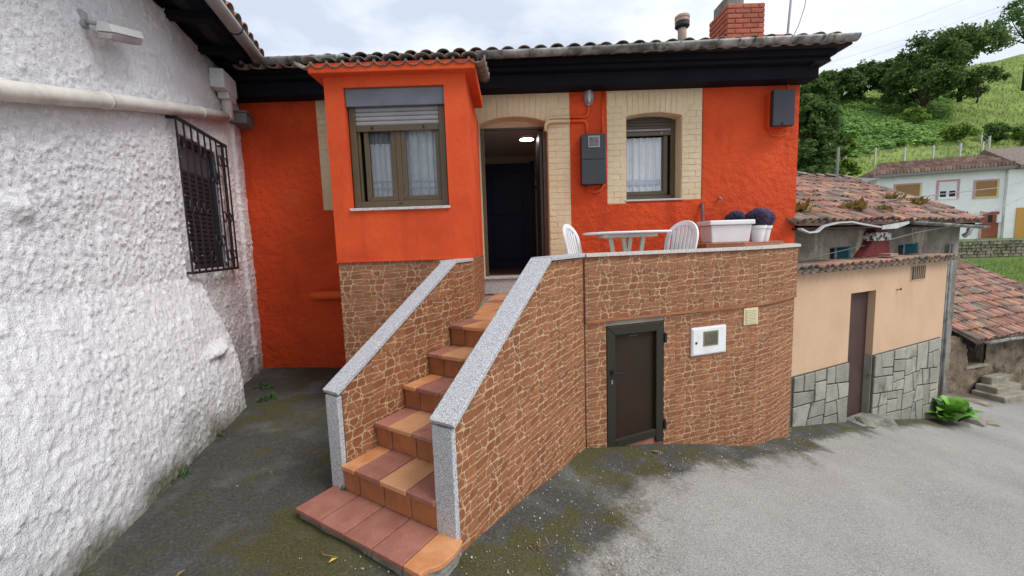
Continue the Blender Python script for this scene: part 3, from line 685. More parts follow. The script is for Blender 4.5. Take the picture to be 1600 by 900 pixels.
hb = MB(); hb.prism([TP(.270, .355, .014), TP(.286, .355, .014), TP(.286, .395, .014), TP(.270, .395, .014)], (tn[0]*.004, tn[1]*.004, 0), SHUT); hb.build('keyhole', do, bevel=.002)
mk = MB()
for i in range(5): mk.prism([TP(.50+i*.022, .795, -.03), TP(.511+i*.022, .795, -.03), TP(.511+i*.022, .800, -.03), TP(.50+i*.022, .800, -.03)], (tn[0]*.003, tn[1]*.003, 0), SHUT)
mk.build('vent_slot', do)

# white meter cabinet and vent
mc = thing('meter_cabinet', 'white metal cabinet with a small square window right of the cellar door', 'meter cabinet', TP(1.435, .66, .02))
def tpoly(name, parent, u0_, u1_, z0, z1, out, th, m, bevel=.004):
    b = MB(); b.prism([TP(u0_, z0, out), TP(u1_, z0, out), TP(u1_, z1, out), TP(u0_, z1, out)], (tn[0]*th, tn[1]*th, 0), m); return b.build(name, parent, bevel=bevel)
tpoly('box', mc, 1.212, 1.662, .518, .812, .004, .022, WPAINT)
dd = tpoly('door', mc, 1.224, 1.650, .530, .800, .0262, .008, WPAINT)
tpoly('window_frame', mc, 1.352, 1.546, .612, .768, .0345, .005, mat('gasket', (.20, .19, .13), .6))
tpoly('pane', mc, 1.368, 1.530, .628, .752, .0385, .004, mat('meter_glass', (.085, .082, .048), .15, (.14, .13, .08), 30, spec=.6))
b = MB(); b.lathe([(.013, 0), (.013, .004)], TP(1.262, .655, .034), BLACKP, 14, Matrix(((tu[0], 0, tn[0]), (tu[1], 0, tn[1]), (0, 1, 0)))); b.build('lock', mc)
vg = thing('vent_grille', 'small cream slatted air vent under the terrace parapet', 'air vent', TP(2.01, .87, .01))
tpoly('frame', vg, 1.910, 2.110, .775, .965, .008, .012, VENTY)
for i in range(9): tpoly('slat', vg, 1.934, 2.088, .795+i*.0175, .806+i*.0175, .0202, .008, VENTY, bevel=.002)

# ------------------------------------------------------------------ orange house
FY = 5.85
oh = thing('orange_house', 'orange rendered cottage with a projecting window bay, cream brick surrounds and black eaves', 'house', (.2, 5.9, .05))
def wall_rects(name, parent, rects, y0, y1, m):
    b = MB()
    for (x0, x1, z0, z1) in rects: b.box(x0, x1, y0, y1, z0, z1, m)
    return b.build(name, parent)
DX0, DX1, WX0, WX1 = -.385, .560, 1.643, 2.413
fw_ = wall_rects('front_wall', oh, [(-3.95, DX0, -.3, 3.95), (DX0, DX1, 3.60, 3.95), (DX0, DX1, .3, 1.05), (DX1, WX0, -.3, 3.95), (WX0, WX1, 3.60, 3.95), (WX0, WX1, -.5, 2.270), (WX1, 4.02, -1.5, 3.95)], FY, FY+.36, ORANGE)
wall_rects('side_wall', oh, [(0, 0, 0, 0)], 0, 0, ORANGE) if False else None
b = MB(); b.box(3.66, 4.02, FY+.36, 9.5, -2, 4.6, ORANGE); b.box(-3.95, -3.6, FY+.36, 9.5, -.3, 4.4, ORANGE); b.box(-3.95, 4.02, 9.5, 9.8, -1.5, 4.4, ORANGE); b.build('outer_wall', oh)
# displaced skin for the right facade panel and left panel
def skin(name, x0, x1, z0, z1, y, m, amp=.010, st_=.03, holes=()):
    xs = np.arange(x0, x1+1e-6, (x1-x0)/max(2, round((x1-x0)/st_))); zs = np.arange(z0, z1+1e-6, (z1-z0)/max(2, round((z1-z0)/st_)))
    X, Z = np.meshgrid(xs, zs, indexing='ij'); D = fbm(X*4.5, Z*4.5, o=4, s=41)*amp*1.6+fbm(X*17, Z*17, o=3, s=43)*amp*.7
    keep = np.ones((X.shape[0]-1, X.shape[1]-1), bool); cx, cz = (X[:-1, :-1]+X[1:, 1:])/2, (Z[:-1, :-1]+Z[1:, 1:])/2
    for (a, b_, c, d) in holes: keep &= ~((cx > a) & (cx < b_) & (cz > c) & (cz < d))
    me = grid_mesh(name, X-oh.location.x, y-.004-D-oh.location.y, Z-oh.location.z, [m], keep)
    return place(name, me, oh)
skin('render_coat', .567+.30, 4.022, .9, 3.92, FY, ORANGE, holes=[(1.375, 2.69, 2.29, 3.92), (1.375, 1.643, 2.24, 2.4), (WX0-.01, WX1+.01, 2.26, 3.7)])
skin('render_coat', -3.80, -1.6, -.05, 3.92, FY, ORANGE, amp=.007)
# cream surrounds : ground coat + individual painted bricks
def cream_plate(rects, y):
    b = MB()
    for (x0, x1, z0, z1) in rects: b.box(x0, x1, y, FY+.002, z0, z1, CREAM)
    return b.build('brick_surround', oh)
cp_d = cream_plate([(DX1+.002, .866, 1.04, 3.78), (-.43, DX0-.002, 1.04, 3.78), (DX0-.002, DX1+.002, 3.603, 3.78)], FY-.012)
cp_w = cream_plate([(1.375, WX0-.002, 2.244, 3.80), (WX1+.002, 2.690, 2.262, 3.80), (WX0-.002, WX1+.002, 3.603, 3.80)], FY-.012)
cp_l = cream_plate([(-2.60, -1.8, 2.29, 3.78)], FY-.016)
def arch(parent, x0, x1, zs, zc, ztop, y0, y1):
    n = 14; b = MB(); pts = []
    for i in range(n+1):
        t = i/n; pts.append((x0+(x1-x0)*t, zs+(zc-zs)*(1-(2*t-1)**2)))
    poly = [(x, y0, z) for x, z in pts]+[(x1, y0, ztop), (x0, y0, ztop)]
    b.prism(poly, (0, y1-y0, 0), CREAM); return b.build('arch_lintel', parent, recalc=True)
arch(oh, DX0, DX1, 3.385, 3.472, 3.601, FY-.014, FY+.30)
arch(oh, WX0, WX1, 3.418, 3.468, 3.601, FY-.014, FY+.30)
def brick_mesh(w, h, d, seed, m, rough=.004):
    R = random.Random(seed); b = MB(); b.box(-w/2, w/2, -d/2, d/2, -h/2, h/2, m)
    me = b.mesh('brick', bevel=min(.010, h*.16), bseg=2)
    for v in me.vertices: v.co.x += R.uniform(-rough, rough); v.co.z += R.uniform(-rough, rough); v.co.y += R.uniform(-rough, rough)*.7
    return me
BK = {}
def brick(parent, x, z, w, h, y, rot=0, m=CREAM, d=.0055, name='brick'):
    key = (round(w, 3), round(h, 3), random.randint(0, 3), m.name)
    if key not in BK: BK[key] = brick_mesh(w, h, d, len(BK), m)
    return place(name, BK[key], parent, Matrix.Translation((x, y, z)) @ Matrix.Rotation(rot, 4, 'Y'))
BR = random.Random(3)
def courses(parent, x0, x1, z0, z1, y, h=.078):
    n = int((z1-z0)/h); W_ = x1-x0
    for j in range(n):
        z = z0+(j+.5)*(z1-z0)/n; 
        if W_ < .12: cuts = [x0, x1]
        elif j % 2: cuts = [x0, x0+W_*.36, x1]
        else: cuts = [x0, x0+W_*.70, x1]
        for a, c in zip(cuts[:-1], cuts[1:]):
            brick(parent, (a+c)/2, z+BR.uniform(-.002, .002), round(c-a-.005, 3), round(h-.005, 3), y+BR.uniform(-.002, .002), BR.uniform(-.012, .012))
courses(cp_d, DX1+.004, .864, 1.06, 3.55, FY-.014)
courses(cp_w, 1.378, WX0-.004, 2.25, 3.55, FY-.014)
courses(cp_w, WX1+.004, 2.688, 2.27, 3.55, FY-.014)
courses(cp_l, -2.598, -2.36, 2.30, 3.76, FY-.018)
def voussoirs(parent, x0, x1, zs, zc, ztop, y, n, ext0, ext1):
    xm = (x0+x1)/2
    for i in range(n):
        t = (i+.5)/n; x = ext0+(ext1-ext0)*t; u = min(1, abs((x-xm)/((x1-x0)/2))); zb = zs+(zc-zs)*(1-u*u)
        zb = max(zb, 3.40)+.006; hgt = ztop-zb
        brick(parent, x+(x-xm)*.03, zb+hgt/2, round((ext1-ext0)/n-.003, 3), round(hgt, 2), y+BR.uniform(-.002, .002), math.atan((x-xm)*.16))
voussoirs(cp_d, DX0, DX1, 3.385, 3.472, 3.735, FY-.016, 14, DX0-.03, DX1+.05)
voussoirs(cp_w, WX0, WX1, 3.418, 3.468, 3.745, FY-.016, 12, WX0-.05, WX1+.06)
for x in np.arange(DX1+.09, .86, .13): brick(cp_d, x, 3.655, .118, .19, FY-.014)
for x in (1.44, 1.56): brick(cp_w, x, 3.655, .11, .19, FY-.014)
for x in (2.52, 2.63): brick(cp_w, x, 3.655, .10, .19, FY-.014)
for (a, c) in ((WX0, WX0+.004), (WX1-.004, WX1)): bx('reveal', oh, a, c, FY-.006, FY+.30, 2.299, 3.60, CREAM)
for (a, c) in ((DX0, DX0+.004), (DX1-.004, DX1)): bx('reveal', oh, a, c, FY-.006, FY+.30, 1.273, 3.60, CREAM)
# doorway: frame, hall
df = MB()
bx('arch_infill', oh, DX0+.004, DX1-.004, FY+.20, FY+.23, 3.375, 3.50, CREAM)
df.box(DX0+.004, DX0+.055, FY+.16, FY+.22, 1.274, 3.374, BRONZE); df.box(DX1-.055, DX1-.004, FY+.16, FY+.22, 1.274, 3.374, BRONZE); df.box(DX0+.055, DX1-.055, FY+.16, FY+.198, 3.345, 3.374, BRONZE_DK)
df.build('door_frame', oh, bevel=.004)
bx('open_door', oh, DX1-.10, DX1-.058, FY+.24, FY+1.04, 1.29, 3.37, BRONZE_DK, .004)
bx('threshold', oh, DX0-.02, DX1+.01, FY-.035, FY+.30, 1.243, 1.272, GRANITE, .003)
bx('door_step', oh, DX0-.005, DX1+.005, FY-.012, FY+.0, ZL+.002, 1.241, GRANITE, .002)
hl = MB()
hl.box(-.9, 1.0, FY+.36, 8.6, 1.2, 1.27, HALLFLOOR); hl.box(-.9, 1.0, FY+.362, 8.6, 3.36+.05, 3.5, HALLCEIL)
hl.box(-1.0, -.9, FY+.36, 8.6, 1.2, 3.5, HALLWALL); hl.box(.80, .95, FY+.362, 8.55, 1.27, 3.41, HALLWALL); hl.box(-.9, .8, 8.1, 8.3, 1.27, 3.41, HALLWALL)
hl.build('hallway', oh)
idr = bx('inner_door', oh, -.47, .40, 8.03, 8.099, 1.272, 3.27, HALLDOOR, .004)
for z0, z1 in ((1.45, 2.15), (2.3, 3.1)): bx('door_panel', idr, -.33, .26, 8.012, 8.032, z0, z1, HALLDOOR, .01)
bx('door_architrave', oh, .41, .50, 8.02, 8.099, 1.272, 3.30, HALLDOOR, .004)
cl = thing('ceiling_light', 'round lit white ceiling lamp glowing inside the hallway', 'ceiling lamp', (.31, 6.72, 3.395))
b = MB(); b.lathe([(.135, .014), (.135, -.01), (.115, -.018)], (.31, 6.72, 3.395), WPAINT, 28); b.build('ring', cl)
b = MB(); b.lathe([(.112, -.0185), (.08, -.026), (0, -.03)], (.31, 6.72, 3.395), LAMPON, 28); b.build('diffuser', cl, smooth=True)
pf = thing('picture_frame', 'small dark framed picture hanging on the hallway end wall', 'picture', (.58, 8.08, 2.95))
bx('frame', pf, .46, .68, 8.07, 8.098, 2.80, 3.08, BLACKP, .004); bx('picture', pf, .485, .655, 8.062, 8.069, 2.825, 3.055, mat('print_dark_red', (.12, .05, .045), .6, (.25, .2, .18), 7))
bx('mount', pf, .495, .55, 8.056, 8.061, 2.84, 2.93, mat('print_pale', (.45, .42, .40), .6, (.1, .08, .08), 30))

def curtain(name, parent, x0, x1, z0, z1, y, folds, amp=.018, m=CURTAIN, seed=0):
    xs = np.linspace(x0, x1, 90); zs = np.linspace(z0, z1, 14); X, Z = np.meshgrid(xs, zs, indexing='ij'); t = (X-x0)/(x1-x0)
    Y = y+amp*np.sin(2*math.pi*folds*t+1.3*np.sin(4*t+seed))+.5*amp*np.sin(2*math.pi*folds*1.9*t+seed+(Z-z0)*.8)
    off = world_loc(parent); me = grid_mesh(name, X-off.x, Y-off.y, Z-off.z, [m]); return place(name, me, parent)
def sash(parent, x0, x1, z0, z1, y, fw_, m=BRONZE, d=.045, nm='sash'):
    b = MB()
    def fr(pts): b.prism([(x, y, z) for x, z in pts], (0, d, 0), m)
    e = .0006
    fr([(x0, z0), (x0+fw_, z0+fw_), (x0+fw_, z1-fw_), (x0, z1)]); fr([(x1-fw_, z0+fw_), (x1, z0), (x1, z1), (x1-fw_, z1-fw_)])
    fr([(x0+e, z0), (x1-e, z0), (x1-fw_-e, z0+fw_), (x0+fw_+e, z0+fw_)]); fr([(x0+fw_+e, z1-fw_), (x1-fw_-e, z1-fw_), (x1-e, z1), (x0+e, z1)])
    o = b.build(nm, parent, bevel=.004)
    gb = MB(); gb.add([(x0+fw_-.004, y+d*.6, z0+fw_-.004), (x1-fw_+.004, y+d*.6, z0+fw_-.004), (x1-fw_+.004, y+d*.6, z1-fw_+.004), (x0+fw_-.004, y+d*.6, z1-fw_+.004)], [(0, 1, 2, 3)], GLASS); gb.build('pane', o)
    return o
# window in the cream surround
wn = MB(); wy = FY+.20
wn.box(WX0, WX0+.03, wy, wy+.06, 2.30, 3.47, BRONZE); wn.box(WX1-.07, WX1, wy, wy+.06, 2.30, 3.47, BRONZE); wn.box(WX0+.03, WX1-.07, wy, wy+.06, 2.30, 2.37, BRONZE)
w2 = wn.build('window', oh, bevel=.004)
sash(w2, WX0+.01, WX1-.11, 2.375, 3.34, wy+.012, .058)
sh = MB(); sh.box(WX0+.032, WX1-.072, wy-.022, wy-.002, 3.205, 3.262, BRONZE)
for z in (3.266, 3.306, 3.346, 3.386, 3.426): sh.box(WX0+.032, WX1-.072, wy-.018, wy-.004, z, z+.037, BRONZE_DK if z > 3.28 else SHUT)
sh.build('shutter', w2, bevel=.006)
b = MB(); b.lathe([(.016, 0), (.014, .012), (0, .016)], (2.20, wy-.022, 3.235), SHUT, 12, Matrix(((1, 0, 0), (0, 0, -1), (0, 1, 0)))); b.build('shutter_stop', w2)
curtain('curtain', w2, WX0+.02, WX1-.18, 2.40, 3.20, wy+.085, 6, .014, CURTAIN, 2)
lb = MB(); lb.box(WX0+.02, WX1-.19, wy+.062, wy+.064, 2.53, 2.60, LACE); lb.build('lace_band', w2)
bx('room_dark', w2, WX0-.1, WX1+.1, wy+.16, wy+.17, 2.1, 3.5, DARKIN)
ws = bx('window_sill', oh, WX0-.01, WX1+.045, FY-.028, FY+.20, 2.272, 2.298, GRANITE_LIGHT, .003)

# ---- bay
BX0, BX1, BY = -1.772, -.392, 4.2
bw0, bw1, bz0, bz1 = -1.588, -.606, 2.134, 3.302
bay = MB()
for (x0, x1, z0, z1) in [(BX0, bw0, 1.602, 3.42), (bw1, BX1, 1.602, 3.42), (bw0, bw1, 1.602, bz0), (bw0, bw1, bz1, 3.42)]: bay.box(x0, x1, BY, BY+.24, z0, z1, ORANGE_SMOOTH)
bay.box(BX0, BX0+.2, BY+.24, FY-.001, 1.602, 3.42, ORANGE_SMOOTH); bay.box(BX1-.2, BX1, BY+.24, FY-.02, 1.602, 3.42, ORANGE_SMOOTH)
by = bay.build('bay', oh)
bs = MB(); bs.box(BX0-.012, BX1+.012, BY-.014, BY+.02, 1.596, 1.606, ORANGE_SMOOTH); bs.build('bay_base_edge', by)
# slightly lumpy skin on the bay front
def skin2(x0, x1, z0, z1):
    xs = np.linspace(x0, x1, max(3, int((x1-x0)/.03))); zs = np.linspace(z0, z1, max(3, int((z1-z0)/.03))); X, Z = np.meshgrid(xs, zs, indexing='ij')
    D = fbm(X*5, Z*5, o=4, s=77)*.007; me = grid_mesh('render_coat', X-oh.location.x, BY-.003-D-oh.location.y, Z-oh.location.z, [ORANGE_SMOOTH]); place('render_coat', me, by)
skin2(BX0-.003, bw0, 1.602, 3.42); skin2(bw1, BX1+.003, 1.602, 3.42); skin2(bw0, bw1, 1.602, bz0-.022); skin2(bw0, bw1, bz1, 3.42)
bb = MB(); bb.box(BX0+.004, BX1-.004, BY+.01, FY-.002, -.1, 1.600, JOINT); bbo = bb.build('bay_base', oh)
tile_region(bbo, (BX0+.004, BY+.01), (1, 0), [(0, -.05), (BX1-BX0-.008, -.05), (BX1-BX0-.008, 1.595), (0, 1.595)], .235-T, 1.56-T*6, proud=.0025)
tile_region(bbo, (BX1-.004, BY+.01), (0, 1), [(0, .95), (FY-BY-.03, .95), (FY-BY-.03, 1.595), (0, 1.595)], 0, 1.56-T*6, proud=.0025)
tile_region(bbo, (BX0+.004, FY-.01), (0, -1), [(0, 0), (FY-BY-.03, 0), (FY-BY-.03, 1.595), (0, 1.595)], 0, 1.56-T*6, proud=.0025)
co = MB(); co.prism([(BX0-.105, BY-.105, 3.405), (BX0-.105, BY-.105, 3.497), (BX0-.105, FY-.6, 3.497), (BX0-.105, FY-.6, 3.405)], (BX1-BX0+.21, 0, 0), ORANGE_SMOOTH); co.build('bay_cornice', by, bevel=.010)
# bay window
bwn = MB(); y = BY+.055
bwn.box(bw0+.012, bw0+.075, y, y+.07, bz0+.004, 3.13, BRONZE); bwn.box(bw1-.075, bw1-.012, y, y+.07, bz0+.004, 3.13, BRONZE); bwn.box(bw0+.075, bw1-.075, y+.004, y+.07, bz0+.004, bz0+.075, BRONZE)
bw = bwn.build('window', oh, bevel=.005)
bx('shutter_box', bw, bw0+.004, bw1-.004, BY+.022, BY+.15, 3.132, bz1-.003, SHUTBOX, .004)
for i in range(4): 
    z = 2.958+i*.044
    b = MB(); b.prism([(bw0+.077, y+.02, z), (bw0+.077, y+.012, z+.008), (bw0+.077, y+.010, z+.022), (bw0+.077, y+.012, z+.034), (bw0+.077, y+.02, z+.041), (bw0+.077, y+.03, z+.041), (bw0+.077, y+.03, z)], (bw1-bw0-.154, 0, 0), SHUT); b.build('shutter_slat', bw)
bx('shutter_bar', bw, bw0+.077, bw1-.077, y+.008, y+.03, 2.900, 2.955, BRONZE, .004)
for x in (bw0+.235, bw1-.235): tb('shutter_stop', bw, [(x, y+.01, 2.945), (x+.006, y-.012, 2.935), (x+.012, y-.016, 2.915)], .008, BLACKP, 8)
xm = (bw0+bw1)/2-.01
sash(bw, bw0+.135, xm-.028, bz0+.078, 3.06, y+.036, .047); sash(bw, xm+.028, bw1-.078, bz0+.078, 3.06, y+.033, .047)
bx('mullion', bw, xm-.027, xm+.027, y+.031, y+.07, bz0+.078, 3.06, BRONZE, .004)
bx('jamb_strip', bw, bw0+.077, bw0+.10, y+.03, y+.06, bz0+.078, 2.93, BRONZE, .003)
bx('frame_plate', bw, xm-.02, xm+.02, y-.002, y+.004, bz0+.046, bz0+.054, BLACKP)
curtain('curtain', bw, bw0+.16, xm-.05, bz0+.10, 2.80, y+.115, 5, .016, CURTAIN, 1); curtain('curtain', bw, xm+.05, bw1-.09, bz0+.10, 3.0, y+.11, 6, .018, CURTAIN, 4)
curtain('curtain_upper', bw, bw0+.16, xm-.05, 2.78, 3.0, y+.14, 7, .012, mat('grey_blind', (.30, .32, .35), .9), 3)
for (a, c) in ((bw0+.19, xm-.08), (xm+.08, bw1-.12)):
    for zz in (bz0+.20, bz0+.27): bx('lace_band', bw, a, c, y+.083, y+.085, zz, zz+.016, LACE)
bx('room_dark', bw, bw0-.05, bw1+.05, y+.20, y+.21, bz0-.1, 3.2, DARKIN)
bx('window_sill', oh, bw0-.012, bw1+.012, BY-.03, BY+.055, bz0-.024, bz0+.003, GRANITE_LIGHT, .003)

# ---- eaves, gutter, roof
EX0, EX1 = -3.30, 4.30
def ev(name, y0, y1, z0, z1, x0, x1, m=EAVE): return bx(name, oh, x0, x1, y0, y1, z0, z1, m, .006)
ev('eave_board', 5.60, 5.846, 3.765, 3.93, -3.78, 4.10); ev('eave_board', 5.50, 5.74, 3.932, 3.985, -3.78, 4.17, EAVE); ev('eave_board', 5.44, 5.80, 3.987, 4.06, -3.78, 4.20)
ev('eave_board', 5.36, 5.80, 4.062, 4.118, -3.6, 4.33, EAVE_L)
for x, z in ((4.17, 3.915), (4.20, 3.99), (4.24, 4.055)): b = MB(); b.pbox((x-.2, 5.5, z), (.21, 0, .012), (0, .25, 0), (0, 0, .018), EAVE_L); b.build('eave_splinter', oh)
def halfpipe(pts, r, m, seg=9, th=.006):
    b = MB(); pts = [Vector(p) for p in pts]; d = (pts[-1]-pts[0]).normalized(); sx = Vector((d.y, -d.x, 0)).normalized(); n = len(pts); vs = []
    for p in pts:
        for R in (r, r-th):
            for k in range(seg+1):
                t = math.pi*k/seg; vs.append(p+sx*(-R*math.cos(t))+Vector((0, 0, -R*math.sin(t))))
    w = 2*(seg+1); fs = []
    for i in range(n-1):
        for k in range(seg):
            a = i*w+k; fs.append((a, a+1, a+w+1, a+w)); a = i*w+seg+1+k; fs.append((a, a+w, a+w+1, a+1))
        fs.append((i*w, (i+1)*w, (i+1)*w+seg+1, i*w+seg+1)); a = i*w+seg; fs.append((a, a+seg+1, a+w+seg+1, a+w))
    for e in (0, n-1):
        for k in range(seg): a = e*w+k; fs.append((a, a+1, a+seg+2, a+seg+1))
    b.add(vs, fs, m)
    if True: # end plates
        for e in (0, n-1):
            b.add([vs[e*w+k] for k in range(seg+1)], [tuple(range(seg+1))], m)
    return b
GYm = 5.30; GR = .068
g1 = halfpipe([(x, GYm, 4.075+.062*sstep(-.3, 4.36, x)) for x in np.linspace(-.35, 4.33, 14)], GR, ZINC); gut = g1.build('gutter', oh, smooth=True)
g2 = halfpipe([(x, GYm, 4.085) for x in np.linspace(-3.02, -1.95, 4)], GR, ZINC); gut2 = g2.build('gutter', oh, smooth=True)
for gg, xs in ((gut, np.arange(-.1, 4.2, .45)), (gut2, (-2.5,))):
    for x in xs:
        z = 4.075+.062*float(sstep(-.3, 4.36, x)); b = MB()
        for k in range(10):
            t0, t1 = math.pi*k/10, math.pi*(k+1)/10; r_ = GR+.006
            b.prism([(x-.011, GYm-r_*math.cos(t0), z-r_*math.sin(t0)), (x-.011, GYm-r_*math.cos(t1), z-r_*math.sin(t1)), (x-.011, GYm-(r_-.01)*math.cos(t1), z-(r_-.01)*math.sin(t1)), (x-.011, GYm-(r_-.01)*math.cos(t0), z-(r_-.01)*math.sin(t0))], (.022, 0, 0), ZINC)
        b.build('gutter_strap', gg)
def halftile(name, r0_, r1_, ln, m, th=.013, seg=8, fl=.78):
    """barrel tile: axis along +y (upslope), crown +z; wide end at y=0"""
    b = MB(); vs = []
    for y, r in ((0, r0_), (ln, r1_)):
        for R in (r, r-th):
            for k in range(seg+1):
                t = math.pi*k/seg; vs.append((R*math.cos(t), y, R*fl*math.sin(t)))
    w = 2*(seg+1); fs = []
    for k in range(seg): fs += [(k, k+w, k+w+1, k+1), (seg+1+k, seg+2+k, seg+2+k+w, seg+1+k+w), (k, k+1, seg+2+k, seg+1+k), (w+k, w+seg+1+k, w+seg+2+k, w+k+1)]
    fs += [(0, seg+1, w+seg+1, w), (seg, w+seg, w+2*seg+1, 2*seg+1)]
    b.add(vs, fs, m); return b.mesh(name, smooth=True)
HT_R = halftile('roof_tile', .094, .072, .42, TILE_R); HT_G = halftile('roof_tile', .094, .072, .42, TILE_G)
HS_R = halftile('roof_tile', .082, .064, .40, TILE_R, seg=6); HS_G = halftile('roof_tile', .082, .064, .40, TILE_G, seg=6)
def roof_tiles(parent, e, ang, s, pitch, expo, cols, rows, meshes, inside=None, u0_=0, limit=290, jit=1., pan=True, lift=.055, zr=0):
    """rows of barrel tiles upslope from eave point e; ang = eave direction (rad)."""
    u = Vector((math.cos(ang), math.sin(ang), zr)); nh = Vector((-u.y, u.x, 0)); sl = Vector((nh.x, nh.y, s)).normalized(); w = u.cross(sl).normalized()
    R = random.Random(int(pitch*1e4)+cols); items = []
    for i in range(cols):
        for j in range(rows):
            uu, ss = u0_+(i+.5)*pitch, j*expo
            if inside and not inside(uu, ss): continue
            items.append((j, uu, ss))
    items.sort(key=lambda t: t[0])
    extra = MB(); cnt = 0
    for j, uu, ss in items:
        p = Vector(e)+u*(uu+R.uniform(-.010, .010)*jit)+sl*(ss+R.uniform(-.02, .02)*jit)+w*(lift*.55+R.uniform(-.006, .010)*jit)
        tilt = Matrix.Rotation(R.uniform(-.05, .05)*jit, 4, 'Z') @ Matrix.Rotation(-.035+R.uniform(-.02, .02)*jit, 4, 'X')
        M_ = frame(p, u, sl, w) @ tilt; me = R.choice(meshes)
        if cnt < limit: place('roof_tile', me, parent, M_); cnt += 1
        else: extra.add([M_ @ v.co for v in me.vertices], [tuple(f.vertices) for f in me.polygons], me.materials[0])
    if extra.v: tag(extra.build('roof_tile_rows', parent, smooth=True, recalc=False), kind='stuff')
    if pan:
        pb = MB()
        for i in range(cols+1):
            uu = u0_+i*pitch
            for j in range(rows):
                ss = j*expo
                if inside and not inside(uu, ss+.02): continue
                p = Vector(e)+u*uu+sl*ss+w*(lift*.75); M_ = frame(p, u, sl, w) @ Matrix.Rotation(math.pi, 4, 'Y') @ Matrix.Rotation(.03, 4, 'X')
                me = HS_G; pb.add([M_ @ v.co for v in me.vertices], [tuple(f.vertices) for f in me.polygons], TILE_G)
        if pb.v: tag(pb.build('channel_tile_rows', parent, smooth=True, recalc=False), kind='stuff')
HB_G = halftile('roof_tile', .078, .062, .40, TILE_G, seg=8, fl=.48)
# main roof
RS = .36
rb = MB(); rb.prism([(-3.3, 5.30, 4.030), (-3.3, 9.6, 4.030+RS*4.3), (-3.3, 9.6, 3.97+RS*4.3), (-3.3, 5.44, 4.032)], (7.55, 0, .064), ROOFBASE); mr_ = rb.build('roof', oh)
roof_tiles(mr_, (-3.25, 5.285, 4.016), 0, RS, .2, .34, 37, 4, [HT_G, HT_G, HT_G, HT_R], jit=.6, lift=.02, zr=.0105)
# bay roof
bs_ = .24
rb = MB(); rb.prism([(BX0-.10, BY-.10, 3.499), (BX0-.10, 5.24, 3.499+bs_*1.14), (BX0-.10, 5.24, 3.47+bs_*1.14), (BX0-.10, BY+.1, 3.4985)], (BX1-BX0+.20, 0, 0), ROOFBASE); br_ = rb.build('bay_roof', oh)
roof_tiles(br_, (BX0-.14, BY-.125, 3.492), 0, bs_, .150, .33, 11, 4, [HB_G], jit=.9, lift=.022)
# chimney
cx0, cx1, cy0, cy1 = 3.605, 4.215, 7.0, 7.60
ch = bx('chimney', oh, cx0+.012, cx1-.012, cy0+.012, cy1-.012, 4.6, 5.46, MORTAR)
BM = [brick_mesh(.238, .064, .10, 50+i, BRICK, .002) for i in range(3)]; BMH = [brick_mesh(.113, .064, .10, 60+i, BRICK, .002) for i in range(2)]
def brick_face(o, d, ln, z0, n, par, shift):
    d = Vector((d[0], d[1], 0)); nrm = d.cross(Vector((0, 0, 1)))
    for j in range(n):
        x = 0 if (j+shift) % 2 else -.125
        while x < ln-.02:
            a, c = max(0, x), min(ln, x+.25)
            if c-a > .05:
                me = BM[(j+int(x*9)) % 3] if c-a > .2 else BMH[j % 2]; wd = .238 if c-a > .2 else .113
                Mx = frame(Vector((o[0], o[1], 0))+d*((a+c)/2)+Vector((0, 0, z0+(j+.5)*.0765))-nrm*.042, d, -nrm, (0, 0, 1)) @ Matrix.Diagonal(((c-a-.012)/wd, 1, 1, 1))
                place('brick', me, par, Mx)
            x += .25
brick_face((cx0, cy0), (1, 0), cx1-cx0, 4.69, 10, ch, 0); brick_face((cx0, cy1), (0, -1), cy1-cy0, 4.69, 10, ch, 1)
bx('chimney_cap', ch, cx0+.02, cx0+.30, cy0+.06, cy1-.1, 5.462, 5.62, CONC, .01)
vp = thing('roof_vent_pot', 'banded clay vent pot with a wide collar standing on the roof', 'vent pot', (2.675, 6.5, 4.58))
b = MB(); b.lathe([(.066, -.12), (.062, .20), (.064, .26)], (2.675, 6.5, 4.6), CLAYP, 18); b.build('flue', vp, smooth=True)
b = MB(); b.lathe([(.075, .255), (.105, .285), (.103, .36)], (2.675, 6.5, 4.6), BLACKP, 18); b.build('collar', vp)
b = MB(); b.lathe([(.104, .345), (.106, .365), (.099, .372), (.099, .39), (.107, .396), (.107, .425), (.09, .44), (.0, .44)], (2.675, 6.5, 4.6), CLAYP, 20); b.build('cowl', vp)
an = thing('antenna_mast', 'thin metal aerial mast with a loose drooping cable rising from the roof', 'antenna', (4.26, 6.5, 4.6))
tb('pole', an, [(4.25, 6.5, 4.55), (4.26, 6.5, 4.72), (4.32, 6.5, 5.6)], .017, mat('mast_grey', (.34, .31, .36), .5))
tb('cable', an, [(4.31, 6.5, 4.62), (4.42, 6.5, 4.85), (4.50, 6.5, 5.1), (4.56, 6.5, 5.5)], .006, WIRE, 6)

